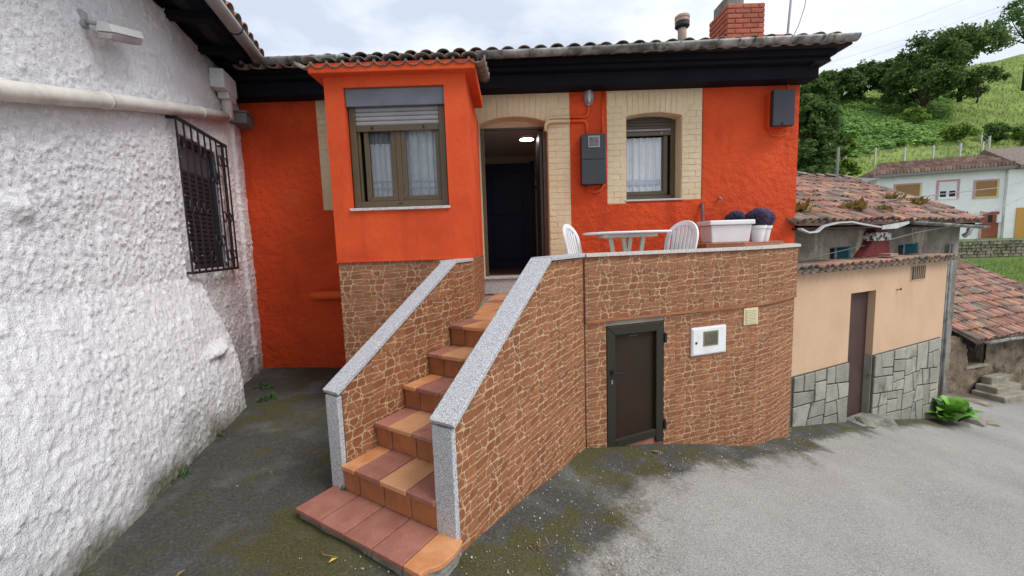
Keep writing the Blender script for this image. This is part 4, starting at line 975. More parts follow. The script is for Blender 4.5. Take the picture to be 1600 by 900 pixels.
# ---- fixtures on the facade (each could be lifted off)
def pipe(name, label, pts, r, m, grp=None):
    o = tb(name, None, [Vector(p) for p in pts], r, m, 8); tag(o, label, 'pipe', grp); return o
def arc(c, r, a0, a1, plane='xz', n=6, y=0):
    return [(c[0]+r*math.cos(a0+(a1-a0)*i/n), y, c[1]+r*math.sin(a0+(a1-a0)*i/n)) for i in range(n+1)]
pi = math.pi
FYp = FY-.028
wl = thing('wall_lamp', 'oval grey bulkhead lamp above the tall meter box', 'wall lamp', (1.13, FYp, 3.69))
def oval(b, cx, cz, rx, rz, y0, y1, m, seg=24, sx=1.):
    v0 = [(cx+rx*math.cos(2*pi*k/seg), y0, cz+rz*math.sin(2*pi*k/seg)) for k in range(seg)]; v1 = [(cx+rx*sx*math.cos(2*pi*k/seg), y1, cz+rz*sx*math.sin(2*pi*k/seg)) for k in range(seg)]
    b.add(v0+v1, [tuple(range(seg)), tuple(range(seg, 2*seg))]+[(k, (k+1) % seg, seg+(k+1) % seg, seg+k) for k in range(seg)], m)
b = MB(); oval(b, 1.128, 3.69, .066, .120, FYp+.012, FYp-.025, SHUT); b.build('base', wl, bevel=.006)
b = MB(); oval(b, 1.128, 3.69, .050, .098, FYp-.026, FYp-.075, mat('lamp_glass', (.55, .56, .55), .18, spec=.7), sx=.7); b.build('diffuser', wl, bevel=.012, smooth=True)
for dx in (-.024, .024): tb('guard', wl, [(1.128+dx, FYp-.02, 3.595), (1.128+dx*.9, FYp-.082, 3.64), (1.128+dx*.9, FYp-.088, 3.69), (1.128+dx*.9, FYp-.082, 3.74), (1.128+dx, FYp-.02, 3.785)], .006, SHUT, 6)
m1 = thing('meter_box', 'tall dark grey meter box with a little square window, under the wall lamp', 'meter box', (1.165, FYp, 2.85))
bx('back_box', m1, 1.004, 1.322, FY-.14, FY-.01, 2.512, 3.168, BLACKM, .008)
bx('lid', m1, 0.998, 1.328, FY-.166, FY-.141, 2.838, 3.174, BLACKM, .006); bx('lid', m1, 0.998, 1.328, FY-.166, FY-.141, 2.506, 2.834, BLACKM, .006)
bx('window_frame', m1, 1.085, 1.245, FY-.176, FY-.1665, 2.99, 3.145, SHUT, .012); bx('pane', m1, 1.105, 1.225, FY-.180, FY-.1765, 3.01, 3.125, mat('smoky_pane', (.05, .055, .05), .12, (.12, .12, .11), 20, spec=.7), .004)
m2 = thing('meter_box', 'small dark grey box with an orange side near the right house corner', 'meter box', (3.69, FYp, 3.42))
bx('back_box', m2, 3.545, 3.80, FY-.11, FY-.01, 3.19, 3.64, ORANGE, .004); bx('lid', m2, 3.556, 3.846, FY-.19, FY-.111, 3.19, 3.655, BLACKM, .008); bx('lid_catch', m2, 3.67, 3.70, FY-.196, FY-.19, 3.20, 3.235, BLACKP)
c = thing('supply_conduit', 'pair of painted conduits running from door arch to lamp and meter box', 'conduit', (.7, FYp, 3.3))
Y_ = FY-.045
tb('upper_pipe', c, [(.535, Y_-.02, 3.33), (.545, Y_-.02, 3.395), (.60, Y_-.01, 3.425), (.70, Y_, 3.428), (.862, Y_, 3.428)], .017, PIPE_C)
tb('upper_pipe', c, [(.863, Y_, 3.428), (1.05, Y_+.01, 3.428)]+arc((1.05, 3.498), .07, -pi/2, 0, y=Y_+.01)+[(1.122, Y_+.01, 3.585)], .014, PIPE_O)
tb('lower_pipe', c, [(.528, Y_-.02, 3.25), (.532, Y_-.02, 3.335), (.575, Y_-.03, 3.372), (.66, Y_-.02, 3.378), (.862, Y_, 3.378)], .024, PIPE_C)
tb('lower_pipe', c, [(.863, Y_, 3.378), (1.02, Y_+.01, 3.380)]+arc((1.03, 3.31), .07, pi/2, 0, y=Y_+.01)+[(1.102, Y_+.01, 3.172)], .022, PIPE_O)
c = thing('down_cables', 'orange painted cables looping under the tall meter box from the eaves', 'cable', (1.33, FYp, 3.1))
tb('cable', c, [(1.325, Y_+.02, 3.78), (1.327, Y_+.02, 3.3), (1.345, Y_+.02, 2.9), (1.340, Y_+.01, 2.58), (1.30, Y_, 2.47), (1.22, Y_, 2.425), (1.13, Y_, 2.44), (1.08, Y_, 2.505)], .010, PIPE_O)
tb('cable', c, [(1.345, Y_+.02, 3.78), (1.346, Y_+.02, 3.3), (1.36, Y_+.02, 2.9), (1.345, Y_+.01, 2.55), (1.29, Y_, 2.44), (1.22, Y_-.01, 2.405), (1.11, Y_-.01, 2.42), (1.05, Y_, 2.505)], .008, PIPE_O)
tb('cable', c, [(1.315, Y_+.02, 3.64), (1.315, Y_+.02, 3.2)], .011, PIPE_O)
c = thing('corner_cable', 'thin orange painted cable dropping beside the small box at the house corner', 'cable', (3.87, FYp, 3.4))
tb('cable', c, [(3.81, Y_+.02, 3.83), (3.84, Y_+.01, 3.76), (3.862, Y_+.01, 3.65), (3.862, Y_, 3.25), (3.85, Y_, 3.13), (3.76, Y_, 3.085), (3.64, Y_, 3.10), (3.60, Y_, 3.17)], .009, PIPE_O)
tp = thing('water_tap', 'small outdoor tap stub on the orange wall above the planter', 'tap', (2.95, FYp, 2.27))
tb('spout', tp, [(2.94, FY+.01, 2.27), (2.94, FY-.06, 2.27), (2.955, FY-.085, 2.255)], .014, CLAYP); bx('handle', tp, 2.915, 2.965, FY-.05, FY-.035, 2.285, 2.297, SHUT, .003)
o = pipe('waste_pipe', 'orange painted pipe stub on the shaded wall left of the bay', [(-2.82, FY-.14, 1.105), (-2.70, FY-.14, 1.103), (-1.78, FY-.16, 1.10)], .068, PIPE_O)

# ------------------------------------------------------------------ things on the terrace
def chair(loc, rz, label):
    t = thing('garden_chair', label, 'chair', loc, 'white plastic chairs on the terrace')
    R = Matrix.Rotation(rz, 3, 'Z'); Lc = Vector(loc)
    def X(p): return R @ Vector(p) + Lc
    # chair faces +x ; back at x=-.22
    def back(y, z): return (-.205-.20*(z-.40)-.06*(1-(y/.24)**2)*.5+.02, y, z)
    b = MB(); seg = 16; oo = []; ii = []
    for k in range(seg+1):        # outer arch of the backrest
        t_ = pi*k/seg; oo.append((.235*math.cos(t_), .70+.205*math.sin(t_))); ii.append((.180*math.cos(t_), .70+.150*math.sin(t_)))
    oo = [(.225, .42)]+oo+[(-.225, .42)]; ii = [(.172, .42)]+ii+[(-.172, .42)]
    V_ = []
    for (y, z), (y2, z2) in zip(oo, ii):
        for (yy, zz, dx) in ((y, z, 0), (y2, z2, 0), (y2, z2, .028), (y, z, .028)):
            p = back(yy, zz); V_.append(X((p[0]+dx, p[1], p[2])))
    fs = []
    for k in range(len(oo)-1):
        for q in range(4): fs.append((k*4+q, k*4+(q+1) % 4, k*4+4+(q+1) % 4, k*4+4+q))
    b.add(V_, fs, WPLAST); b.build('backrest_frame', t, bevel=.006)
    for y in np.linspace(-.135, .135, 6):
        zt = .70+.155*math.sqrt(max(0, 1-(y/.185)**2)); b = MB(); v = []
        for z in np.linspace(.55, zt, 5):
            for yy, dx in ((y-.017, .006), (y+.017, .006), (y+.017, .018), (y-.017, .018)): p = back(yy, z); v.append(X((p[0]+dx, p[1], p[2])))
        b.add(v, [(k*4+q, k*4+(q+1) % 4, k*4+4+(q+1) % 4, k*4+4+q) for k in range(4) for q in range(4)], WPLAST); b.build('slat', t)
    b = MB()
    for zc, h in ((.535, .03),):
        v = []
        for y in np.linspace(-.19, .19, 9):
            for z, dx in ((zc-h, 0), (zc+h, 0), (zc+h, .022), (zc-h, .022)): p = back(y, z-.05*(1-(y/.19)**2)*.6); v.append(X((p[0]+dx, p[1], p[2])))
        b.add(v, [(k*4+q, k*4+(q+1) % 4, k*4+4+(q+1) % 4, k*4+4+q) for k in range(8) for q in range(4)], WPLAST)
    b.build('lumbar_rail', t, bevel=.004)
    b = MB(); b.prism([X((-.20, -.20, .40)), X((.22, -.235, .42)), X((.26, -.15, .415)), X((.26, .15, .415)), X((.22, .235, .42)), X((-.20, .20, .40))], (0, 0, .028), WPLAST); b.build('seat', t, bevel=.010)
    for sx, sy in ((-.21, -.205), (-.21, .205), (.21, -.215), (.21, .215)):
        b = MB(); tx, ty = sx*1.22, sy*1.12; top = .43 if sx > 0 else .46
        v = []
        for (cx_, cy_, z, w_) in ((tx, ty, 0, .024), (sx, sy, top, .032)):
            for dx, dy in ((-1, -1), (1, -1), (1, 1), (-1, 1)): v.append(X((cx_+dx*w_, cy_+dy*w_, z)))
        b.add(v, [(0, 3, 2, 1), (4, 5, 6, 7)]+[(k, (k+1) % 4, 4+(k+1) % 4, 4+k) for k in range(4)], WPLAST); b.build('leg', t, bevel=.005)
    return t
chair((.90, 4.50, ZL), math.radians(-28), 'white plastic garden chair left of the white table')
chair((1.74, 4.62, ZL), math.radians(204), 'white plastic garden chair beside the big white planter')
tbx, tby, tz = 1.36, 4.86, ZL
t = thing('garden_table', 'white plastic garden table with crossed W-shaped legs behind the parapet', 'table', (tbx, tby, tz))
b = MB(); pts = [(tbx+.50*math.copysign(abs(math.cos(2*pi*k/40))**.7, math.cos(2*pi*k/40)), tby+.36*math.copysign(abs(math.sin(2*pi*k/40))**.7, math.sin(2*pi*k/40)), tz+.775) for k in range(40)]
b.prism(pts, (0, 0, .026), WPLAST); b.build('tabletop', t, bevel=.010)
b = MB(); b.prism([(tbx-.30, tby-.22, tz+.735), (tbx+.30, tby-.22, tz+.735), (tbx+.30, tby+.22, tz+.735), (tbx-.30, tby+.22, tz+.735)], (0, 0, .039), OFFW); b.build('apron', t, bevel=.008)
for ysd in (-.04,):
    for xc in (-.115, .115):
        for s in (-1, 1):
            b = MB(); b.pbox((tbx+xc*.55+s*.012-.022, tby+ysd*1.2-.015, tz), (.046, 0, 0), (0, .05, 0), (s*.105+xc*.1, 0, .74), OFFW); b.build('leg', t, bevel=.005)
# ledge of brown tile behind the parapet
ld = thing('terrace_ledge', 'low brown-tiled ledge at the right end of the terrace carrying planter and pots', 'ledge', (3.0, 5.3, ZL))
b = MB(); b.prism([(2.20, 4.62, ZL), (2.62, 4.59, ZL), (3.30, 5.06, ZL), (3.88, 5.838, ZL), (2.20, 5.838, ZL)], (0, 0, 1.648-ZL), RISER); b.build('body', ld)
for i in range(9):
    for j in range(6):
        x, y = 2.20+i*.2, 4.60+j*.21; q = [(x+.003, y+.003), (x+.197, y+.003), (x+.197, y+.207), (x+.003, y+.207)]; F_ = [(2.20, 4.64), (2.62, 4.605), (3.29, 5.075), (3.87, 5.835), (2.20, 5.835)]; p = q
        for k in range(5): (ax, ay), (bx_, by2) = F_[k], F_[(k+1) % 5]; p = clip(p, -(by2-ay), bx_-ax, (by2-ay)*ax-(bx_-ax)*ay)
        if len(p) >= 3 and area(p) > .002: slab('ledge_tile', ld, clean(p), 1.6485, 1.662, random.choice([RISER, TERRA_RED, RISER]), bevel=.002)
zl = 1.662
pl = thing('planter_box', 'large white rectangular planter trough with a thick rim on the terrace ledge', 'planter', (2.76, 5.24, zl))
def taper(b, x0, x1, y0, y1, z0, z1, k, m):
    b.add([(x0+k, y0+k, z0), (x1-k, y0+k, z0), (x1-k, y1-k, z0), (x0+k, y1-k, z0), (x0, y0, z1), (x1, y0, z1), (x1, y1, z1), (x0, y1, z1)], [(0, 3, 2, 1), (0, 1, 5, 4), (1, 2, 6, 5), (2, 3, 7, 6), (3, 0, 4, 7), (4, 5, 6, 7)], m)
b = MB(); taper(b, 2.47, 2.975, 5.07, 5.40, zl, zl+.215, .022, WPLAST); b.build('trough', pl, bevel=.012)
b = MB(); b.box(2.445, 3.00, 5.045, 5.425, zl+.216, zl+.275, WPLAST); b.build('rim', pl, bevel=.012)
b = MB(); b.box(2.475, 2.97, 5.075, 5.395, zl+.2755, zl+.279, SOIL); b.build('soil', pl)
def potted(x, y, label, r=.098, hb=.20, br=.125):
    t = thing('lavender_pot', label, 'potted plant', (x, y, zl), 'potted lavender balls on the terrace ledge')
    b = MB(); b.lathe([(r*.68, 0), (r*.95, hb*.80), (r, hb*.80), (r*1.06, hb*.82), (r*1.08, hb), (r*.98, hb), (r*.95, hb*.9), (0, hb*.9)], (x, y, zl), WPLAST, 24); b.build('pot', t, smooth=False)
    cz = zl+hb+br*.72; n = 1900; R = np.random.default_rng(int(x*1000)); vs = []; fs = []
    b = MB(); b.lathe([(0, -br*.8), (br*.6, -br*.6), (br*.86, 0), (br*.6, br*.6), (0, br*.84)], (x, y, cz), LAVG, 14); b.build('stems', t, smooth=True)
    d = R.normal(size=(n, 3)); d /= np.linalg.norm(d, axis=1)[:, None]; rr = br*(.80+.16*R.random(n)+.26*(fbm(d[:, 0]*2.6+x*7, d[:, 1]*2.6, d[:, 2]*2.6, o=2, s=3)-.4)); c = d*rr[:, None]; c[:, 2] *= .92
    a = np.cross(d, R.normal(size=(n, 3))); a /= np.linalg.norm(a, axis=1)[:, None]; e = np.cross(d, a); s_ = (.006+.007*R.random(n))[:, None]; tip = c+d*s_*2.2
    V_ = np.stack([c+a*s_, c-a*s_*.5+e*s_*.87, c-a*s_*.5-e*s_*.87, tip], 1).reshape(-1, 3)+np.array([x, y, cz])-np.array(t.location)
    Fi = np.arange(n)[:, None]*4; F_ = np.concatenate([Fi+np.array([[0, 1, 3]]), Fi+np.array([[1, 2, 3]]), Fi+np.array([[2, 0, 3]])])
    place('flower_ball', fast_mesh('flower_ball', V_, F_, [LAV]), t)
potted(3.09, 5.16, 'purple lavender ball in a white pot right beside the planter')
potted(3.27, 5.34, 'purple lavender ball in the white pot farthest right'); potted(3.07, 5.62, 'purple lavender ball peeping up behind the white planter', br=.13)
o = tb('leaning_rod', None, [(2.61, 5.60, 1.665), (2.66, 5.70, 1.97), (2.70, 5.81, 2.215)], .020, mat('rod_grey', (.16, .12, .15), .7, (.09, .07, .09), 20)); tag(o, 'dark rod leaning on the orange wall behind the planter', 'rod')

# ------------------------------------------------------------------ white roughcast house on the left
WA = math.radians(105.1); wu = Vector((math.cos(WA), math.sin(WA), 0)); wn_ = Vector((math.sin(WA), -math.cos(WA), 0)); W0 = Vector((-3.70, 5.85, 0))
def WP(s, z, out=0): v = W0+wu*s+wn_*out; return (v.x, v.y, z)          # s<0 towards the camera
wh = thing('white_house', 'white roughcast house on the left with a barred window and dark eaves', 'house', WP(-2, .03))
gs0, gs1, gz0, gz1 = -1.72, -.88, 1.57, 2.92        # window opening
ss = np.concatenate([np.arange(-7.5, -5.2, .08), np.arange(-5.2, .12, .0125)]); zz = np.arange(-.25, 4.40, .0125)
Sg, Zg = np.meshgrid(ss, zz, indexing='ij')
prof = np.interp(Zg, [-.3, .25, .55, 1.0, 1.5, 1.9], [.32, .31, .285, .19, .03, 0])
endf = 1-sstep(-1.62, -1.50, Sg+.10*(fbm(Zg*3, Zg*0, o=2, s=4)-.5)+.10*sstep(.5, 1.4, Zg))
bul = prof*endf + .02*(fbm(Sg*1.1, Zg*1.1, o=3, s=91)-.5)
lump = .085*np.exp(-((Sg+1.98)/.20)**2-((Zg-.78-.10*(Sg+1.98))/.055)**2)*sstep(.70, .76, Zg-.12*(Sg+1.98)) + .05*np.exp(-((Sg+3.66)/.10)**2-((Zg-2.02)/.07)**2)
rg_a = .55+.9*fbm(Sg*.9, Zg*.9, o=3, s=60)
rough = (fbm(Sg*30, Zg*30, o=3, s=61)-.5)*.012*rg_a + np.maximum(fbm(Sg*40, Zg*40, o=2, s=67)-.52, 0)*.034*rg_a + np.maximum(fbm(Sg*13, Zg*13, o=3, s=68)-.60, 0)*.05 + (fbm(Sg*3, Zg*3, o=3, s=69)-.5)*.022
quo = .035*sstep(-.30, -.27, Sg+.03*(fbm(Zg*7, Zg*0+3, o=3, s=8)-.5))
O_ = bul+lump+rough+quo
Xw = W0.x+wu.x*Sg+wn_.x*O_; Yw = W0.y+wu.y*Sg+wn_.y*O_
cs, cz_ = (Sg[:-1, :-1]+Sg[1:, 1:])/2, (Zg[:-1, :-1]+Zg[1:, 1:])/2
keep = ~((cs > gs0) & (cs < gs1) & (cz_ > gz0) & (cz_ < gz1))
loc = wh.location
me = grid_mesh('wall', Xw-loc.x, Yw-loc.y, Zg-loc.z, [], keep)
a = me.attributes.new('grime', 'FLOAT', 'POINT')
gr = (1-sstep(.0, .40, Zg+.55*(fbm(Sg*2.5, Zg*2.5, o=5, s=15)-.5)))*.95+.42*sstep(.60, .72, fbm(Sg*1.3, Zg*2.0, o=5, s=19))*(1-sstep(.2, 1.3, Zg))
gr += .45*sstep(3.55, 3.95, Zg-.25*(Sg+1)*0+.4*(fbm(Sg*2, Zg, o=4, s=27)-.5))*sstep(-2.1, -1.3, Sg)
a.data.foreach_set('value', np.clip(gr, 0, 1).ravel().astype(np.float32))
wm = mat('white_roughcast_grimy', (.90, .90, .915), .9, (.86, .858, .88), 1.1, fine=(14, .06), bump=((55, .9, .014), (120, 1.0, .008)), spec=.15)
t_ = wm.node_tree; bsdf = t_.nodes['Principled BSDF']; lk = bsdf.inputs['Base Color'].links[0]; src = lk.from_socket
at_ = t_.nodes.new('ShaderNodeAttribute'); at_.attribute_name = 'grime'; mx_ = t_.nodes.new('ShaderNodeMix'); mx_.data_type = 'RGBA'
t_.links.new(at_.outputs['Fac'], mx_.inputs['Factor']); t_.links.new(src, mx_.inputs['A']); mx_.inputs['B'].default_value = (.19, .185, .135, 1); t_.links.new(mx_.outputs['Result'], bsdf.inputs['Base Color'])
me.materials.append(wm); place('wall', me, wh)
b = MB()
for (s0_, s1_, z0, z1) in ((-7.5, gs0, -.3, 4.4), (gs1, .1, -.3, 4.4), (gs0, gs1, -.3, gz0), (gs0, gs1, gz1, 4.4)):
    b.pbox(WP(s0_, z0, -.28), wu*(s1_-s0_), wn_*.25, (0, 0, z1-z0), WHITEWALL)
b.build('wall_core', wh)
wwn = MB(); 
for (s0_, s1_, z0, z1) in ((gs0, gs0+.05, gz0, gz1), (gs1-.05, gs1, gz0, gz1), (gs0+.05, gs1-.05, gz0, gz0+.06), (gs0+.05, gs1-.05, gz1-.06, gz1)): wwn.pbox(WP(s0_, z0, -.09), wu*(s1_-s0_), wn_*.06, (0, 0, z1-z0), BLACKM)
ww = wwn.build('window', wh)
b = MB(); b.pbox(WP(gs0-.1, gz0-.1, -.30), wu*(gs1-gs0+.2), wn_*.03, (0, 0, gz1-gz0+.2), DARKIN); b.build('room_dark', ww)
nsl = 20
for i in range(nsl):
    z = gz0+.07+i*.0485
    if z > gz1-.30: break
    b = MB(); b.prism([WP(gs0+.05, z, -.07), WP(gs0+.05, z+.004, -.045), WP(gs0+.05, z+.040, -.045), WP(gs0+.05, z+.046, -.07)], wu*(gs1-gs0-.10), BLACKM); b.build('shutter_slat', ww)
b = MB(); b.pbox(WP(gs0+.05, gz1-.33, -.07), wu*(gs1-gs0-.10), wn_*.02, (0, 0, .28), mat('blue_grey_panel', (.10, .105, .125), .4, spec=.5)); b.build('shutter_box', ww)
for q in (.25, .5): b = MB(); b.pbox(WP(gs0+.05+q*.6, gz0+.14, -.044), wu*.05, wn_*.004, (0, 0, .018), WHITEB); b.build('catch', ww)
# window grille : frame, bars, rings
GO = .09; g0_, g1_, h0, h1 = -1.94, -.77, 1.55, 3.02
gr_ = thing('window_grille', 'black wrought iron grille with scroll rings fixed over the white house window', 'window grille', WP(-1.1, 1.6, GO))
def bar(name, s0_, z0, s1_, z1, w=.020, d=.012, out=GO):
    b = MB()
    if abs(s1_-s0_) < 1e-6: b.pbox(WP(s0_-w/2, z0, out-d/2), wu*w, wn_*d, (0, 0, z1-z0), IRON)
    else: b.pbox(WP(s0_, z0-w/2, out-d/2), wu*(s1_-s0_), wn_*d, (0, 0, w), IRON)
    return b.build(name, gr_)
bar('rail', g0_, h1, g1_, h1, .026, .028); bar('rail', g0_, h0, g1_, h0, .026, .028)
bars = [g0_+(g1_-g0_)*k/8 for k in range(9)]
for s_ in bars[:-1]: bar('bar', s_, h0+.013, s_, h1-.013, .018)
bar('bar', g1_, h0+.013, g1_, h1-.013, .024)
bar('side_rail', g1_, h0+.014, g1_, h0+.02, .024)
for z in (h0, h1):
    for s_ in (g0_+.02, g1_-.0):
        b = MB(); b.pbox(WP(s_-.012, z-.012, -.05), wu*.024, wn_*(GO+.035), (0, 0, .024), IRON); b.build('wall_stay', gr_)
# side return bars (the grille is a shallow basket at its far side)
for o_ in (.055,): b = MB(); b.pbox(WP(g1_-.010, h0, o_-.010), wu*.02, wn_*.016, (0, 0, h1-h0), IRON); b.build('bar', gr_)
def ring(s_, z, r=.048):
    pts = [WP(s_+r*math.cos(2*pi*k/14), z+r*1.25*math.sin(2*pi*k/14), GO) for k in range(15)]; tb('ring', gr_, pts, .0075, IRON, 6)
mids = [(bars[k]+bars[k+1])/2 for k in range(8)]
for k in (0, 3, 6): ring(mids[k], h1-.215); ring(mids[k], h0+.16)
ring(g1_-.06, h1-.20, .04); ring(g1_-.06, h0+.17, .04)
for k in (1, 2, 3): ring(mids[k]-.07, 2.21)
for k in (6, 7): ring(mids[k]-.02, 2.16)
for k in (4, 5): ring(mids[k], 2.58); ring(mids[k], 1.88)
# drain pipe, box, downpipe (parts of the house)
po = .075
tb('drain_pipe', wh, [WP(-4.4, 2.45, po), WP(-3.73, 2.62, po), WP(-2.62, 2.92, po), WP(-1.6, 3.18, po), WP(-.58, 3.43, po)], .056, PIPEW, 14)
for s_ in (-2.9, -1.35, -.62):
    z = float(np.interp(s_, [-4.4, -3.73, -2.62, -1.6, -.58], [2.45, 2.62, 2.92, 3.18, 3.43])); tb('pipe_collar', wh, [WP(s_-.02, z-.006, po), WP(s_+.02, z+.006, po)], .061, PIPEW, 14)
tb('downpipe', wh, [WP(-.55, 3.40, po), WP(-.55, 3.80, po)], .058, PIPEW, 14)
b = MB(); b.pbox(WP(-.80, 3.70, .0), wu*.42, wn_*.15, (0, 0, .22), WPAINT); b.pbox(WP(-.66, 3.62, .02), wu*.26, wn_*.12, (0, 0, .078), PIPEW); b.build('rain_hopper', wh, bevel=.012)
b = MB(); b.pbox(WP(-.36, 3.42, .02), wu*.34, wn_*.20, (0, 0, .13), GREYWOOD); b.build('beam_end', wh, bevel=.012)
b = MB(); b.pbox(WP(-.37, 3.552, .0), wu*.36, wn_*.23, (0, 0, .020), GREYWOOD); b.build('beam_cap', wh, bevel=.003)
# floodlight
fl_ = thing('floodlight', 'pale grey floodlight on a short arm high on the white wall', 'floodlight', WP(-2.5, 3.5, .05))
FS, FE = -2.92, -2.53
fz = lambda s_: 3.335+(s_-FS)*.34
def fpris(name, prof, s0_, s1_, m, bv=.006):
    b = MB(); b.prism([WP(s0_, fz(s0_)+z, o) for z, o in prof], Vector(WP(s1_, fz(s1_), 0))-Vector(WP(s0_, fz(s0_), 0)), m); return b.build(name, fl_, bevel=bv)
LG = mat('lamp_grey', (.60, .60, .57), .5)
fpris('lower_case', [(-.075, .10), (-.075, .165), (-.03, .185), (-.03, .09)], FS, FE, GUTW)
fpris('upper_case', [(-.027, .085), (-.027, .190), (.03, .175), (.045, .10)], FS-.005, FE+.005, LG)
fpris('end_glass', [(-.06, .10), (-.06, .16), (.03, .165), (.04, .105)], FE+.006, FE+.02, WPAINT, .004)
tb('arm', fl_, [WP(FS+.03, fz(FS)+.05, -.02), WP(FS+.03, fz(FS)+.03, .11)], .016, GUTW); b = MB(); b.pbox(WP(FS+.0, fz(FS)+.0, -.01), wu*.06, wn_*.03, (0, 0, .11), GUTW); b.build('bracket', fl_, bevel=.004)
# eaves and gutter
gd = Vector((-3.07, 5.31, 4.05))-Vector((-2.735, 4.03, 4.05)); gd.normalize(); gnn = Vector((gd.y, -gd.x, 0))
def EP(s_, z, out): v = Vector((-3.07, 5.31, 0))+gd*s_+gnn*out; return Vector((v.x, v.y, z))
for o_, z, w, th, m in ((-.56, 4.05, .12, .15, EAVE), (-.44, 4.10, .12, .035, EAVE), (-.315, 4.085, .12, .035, EAVE_L), (-.19, 4.07, .13, .035, EAVE), (-.055, 4.075, .05, .05, EAVE)):
    b = MB(); b.pbox(EP(-6.5, z, o_), gd*6.75, gnn*w, (0, 0, th), m); b.build('eave_board', wh, bevel=.004)
for k in range(9): b = MB(); b.pbox(EP(-6.1+k*.72, 4.0, -.54), gd*.09, gnn*.50, (0, 0, .075), EAVE); b.build('rafter_tail', wh, bevel=.004)
hp_ = halfpipe([EP(s_, 4.105, .045) for s_ in np.linspace(-6.5, -.02, 8)], .070, GUTW); wg = hp_.build('gutter', wh, smooth=True)
for s_ in (-3.0, -2.2, -1.45, -.75): 
    b = MB()
    for k in range(10):
        t0, t1 = pi*k/10, pi*(k+1)/10; r_ = .076; c_ = EP(s_, 4.105, .045)
        b.prism([c_-gnn*r_*math.cos(t0)-Vector((0, 0, r_*math.sin(t0))), c_-gnn*r_*math.cos(t1)-Vector((0, 0, r_*math.sin(t1))), c_-gnn*(r_-.008)*math.cos(t1)-Vector((0, 0, (r_-.008)*math.sin(t1))), c_-gnn*(r_-.008)*math.cos(t0)-Vector((0, 0, (r_-.008)*math.sin(t0)))], gd*.022, BLACKM)
    b.build('gutter_strap', wg)
b = MB(); b.prism([EP(-6.5, 4.14, .06), EP(-6.5, 4.165, .06), EP(-6.5, 6.2, -5.6), EP(-6.5, 6.15, -5.6)], gd*6.6, ROOFBASE); wr = b.build('roof', wh)
roof_tiles(wr, EP(-6.4, 4.16, .05), math.atan2(gd.y, gd.x), .36, .2, .36, 33, 3, [HT_R, HT_G], jit=.5, pan=False)
# glimpse of a further weathered roof between the two houses
nr = thing('rear_roof', 'low weathered tile roof seen over the gutter between the white and orange houses', 'roof', (-4.2, 8.2, 4.3))
b = MB(); b.prism([(-5.4, 7.6, 4.6), (-2.9, 7.6, 4.6), (-3.3, 8.6, 5.12), (-4.3, 8.6, 5.30), (-5.2, 8.6, 5.2)], (0, .05, -.1), ROOFBASE); nb = b.build('roof_deck', nr)
for i in range(13):
    x = -5.3+i*.19; place('ridge_tile', HT_G, nr, frame(Vector((x, 7.55, 4.62+.02*math.sin(i))), (1, 0, 0), Vector((0, 1, .52)).normalized(), Vector((0, -.52, 1)).normalized())); place('ridge_tile', HT_G, nr, frame(Vector((x, 7.92, 4.83)), (1, 0, 0), Vector((0, 1, .5)).normalized(), Vector((0, -.5, 1)).normalized()))

# ------------------------------------------------------------------ peach outbuilding
PA = math.radians(24.6); pu = Vector((math.cos(PA), math.sin(PA), 0)); pn = Vector((pu.y, -pu.x, 0)); P0 = Vector((3.80, 5.46, 0))
def PP(u, z, out=0): v = P0+pu*u+pn*out; return Vector((v.x, v.y, z))
pe = thing('peach_outbuilding', 'peach rendered lean-to with grey stone skirting and a narrow dark door', 'outbuilding', PP(2.2, -1.2))
du0, du1, PL = 1.355, 2.045, 4.37
def pw(b, u0_, u1_, z0, z1, out, th, m): b.pbox(PP(u0_, z0, out-th), pu*(u1_-u0_), pn*th, (0, 0, z1-z0), m)
b = MB()
for r in ((-.25, du0, -1.6, 1.30), (du1, PL, -2.2, 1.30), (du0, du1, .84, 1.30)): pw(b, r[0], r[1], r[2], r[3], 0, .34, PEACH)
pe_w = b.build('wall', pe)
b = MB(); b.pbox(PP(PL-.25, -2.2, -.505), pu*.25, pn*.16, (0, 0, 3.45), PEACH); b.build('end_wall', pe)
dl = MB(); pw(dl, du0-.02, du1+.02, -1.4, .86, -.10, .03, RUST); dlo = dl.build('door', pe, bevel=.003)
b = MB(); b.tube([PP(du0+.10, -.16, -.105), PP(du0+.10, -.16, -.06), PP(du0+.15, -.165, -.055), PP(du0+.20, -.17, -.058)], .011, BLACKP, 8); pw(b, du0+.085, du0+.115, -.22, -.06, -.095, .005, BLACKP); b.build('handle', dlo)
dfm = MB(); pw(dfm, du0, du0+.035, -1.35, .838, -.075, .025, RUST); pw(dfm, du0+.036, du1, .80, .838, -.075, .025, RUST); dfm.build('door_frame', pe)
pw_ = MB(); pw_.pbox(PP(du0+.01, -1.30, -.09), pu*(du1-du0+.1), pn*.30, (0, 0, .15), CONC); pw_.build('door_step', pe, bevel=.02)
# vent with bars
vt = thing('barred_vent', 'small dark barred vent opening high on the peach wall', 'air vent', PP(3.35, 1.04))
b = MB(); pw(b, 3.10, 3.55, .93, 1.15, .006, .004, DARKIN); b.build('opening', vt)
b = MB(); pw(b, 3.085, 3.098, .915, 1.165, .012, .012, PEACH); pw(b, 3.552, 3.565, .915, 1.165, .012, .012, PEACH); pw(b, 3.099, 3.551, .914, .927, .012, .012, PEACH); pw(b, 3.099, 3.551, 1.153, 1.166, .012, .012, PEACH); b.build('frame', vt)
for k in range(6): b = MB(); pw(b, 3.155+k*.065, 3.172+k*.065, .928, 1.152, .016, .009, mat('vent_bar', (.42, .30, .20), .8) if k == 0 else bpy.data.materials['vent_bar']); b.build('bar', vt)
tb('hook', pe, [PP(2.66, .80, -.01), PP(2.66, .80, .035), PP(2.70, .825, .04), PP(2.71, .79, .04)], .008, RUST, 6)
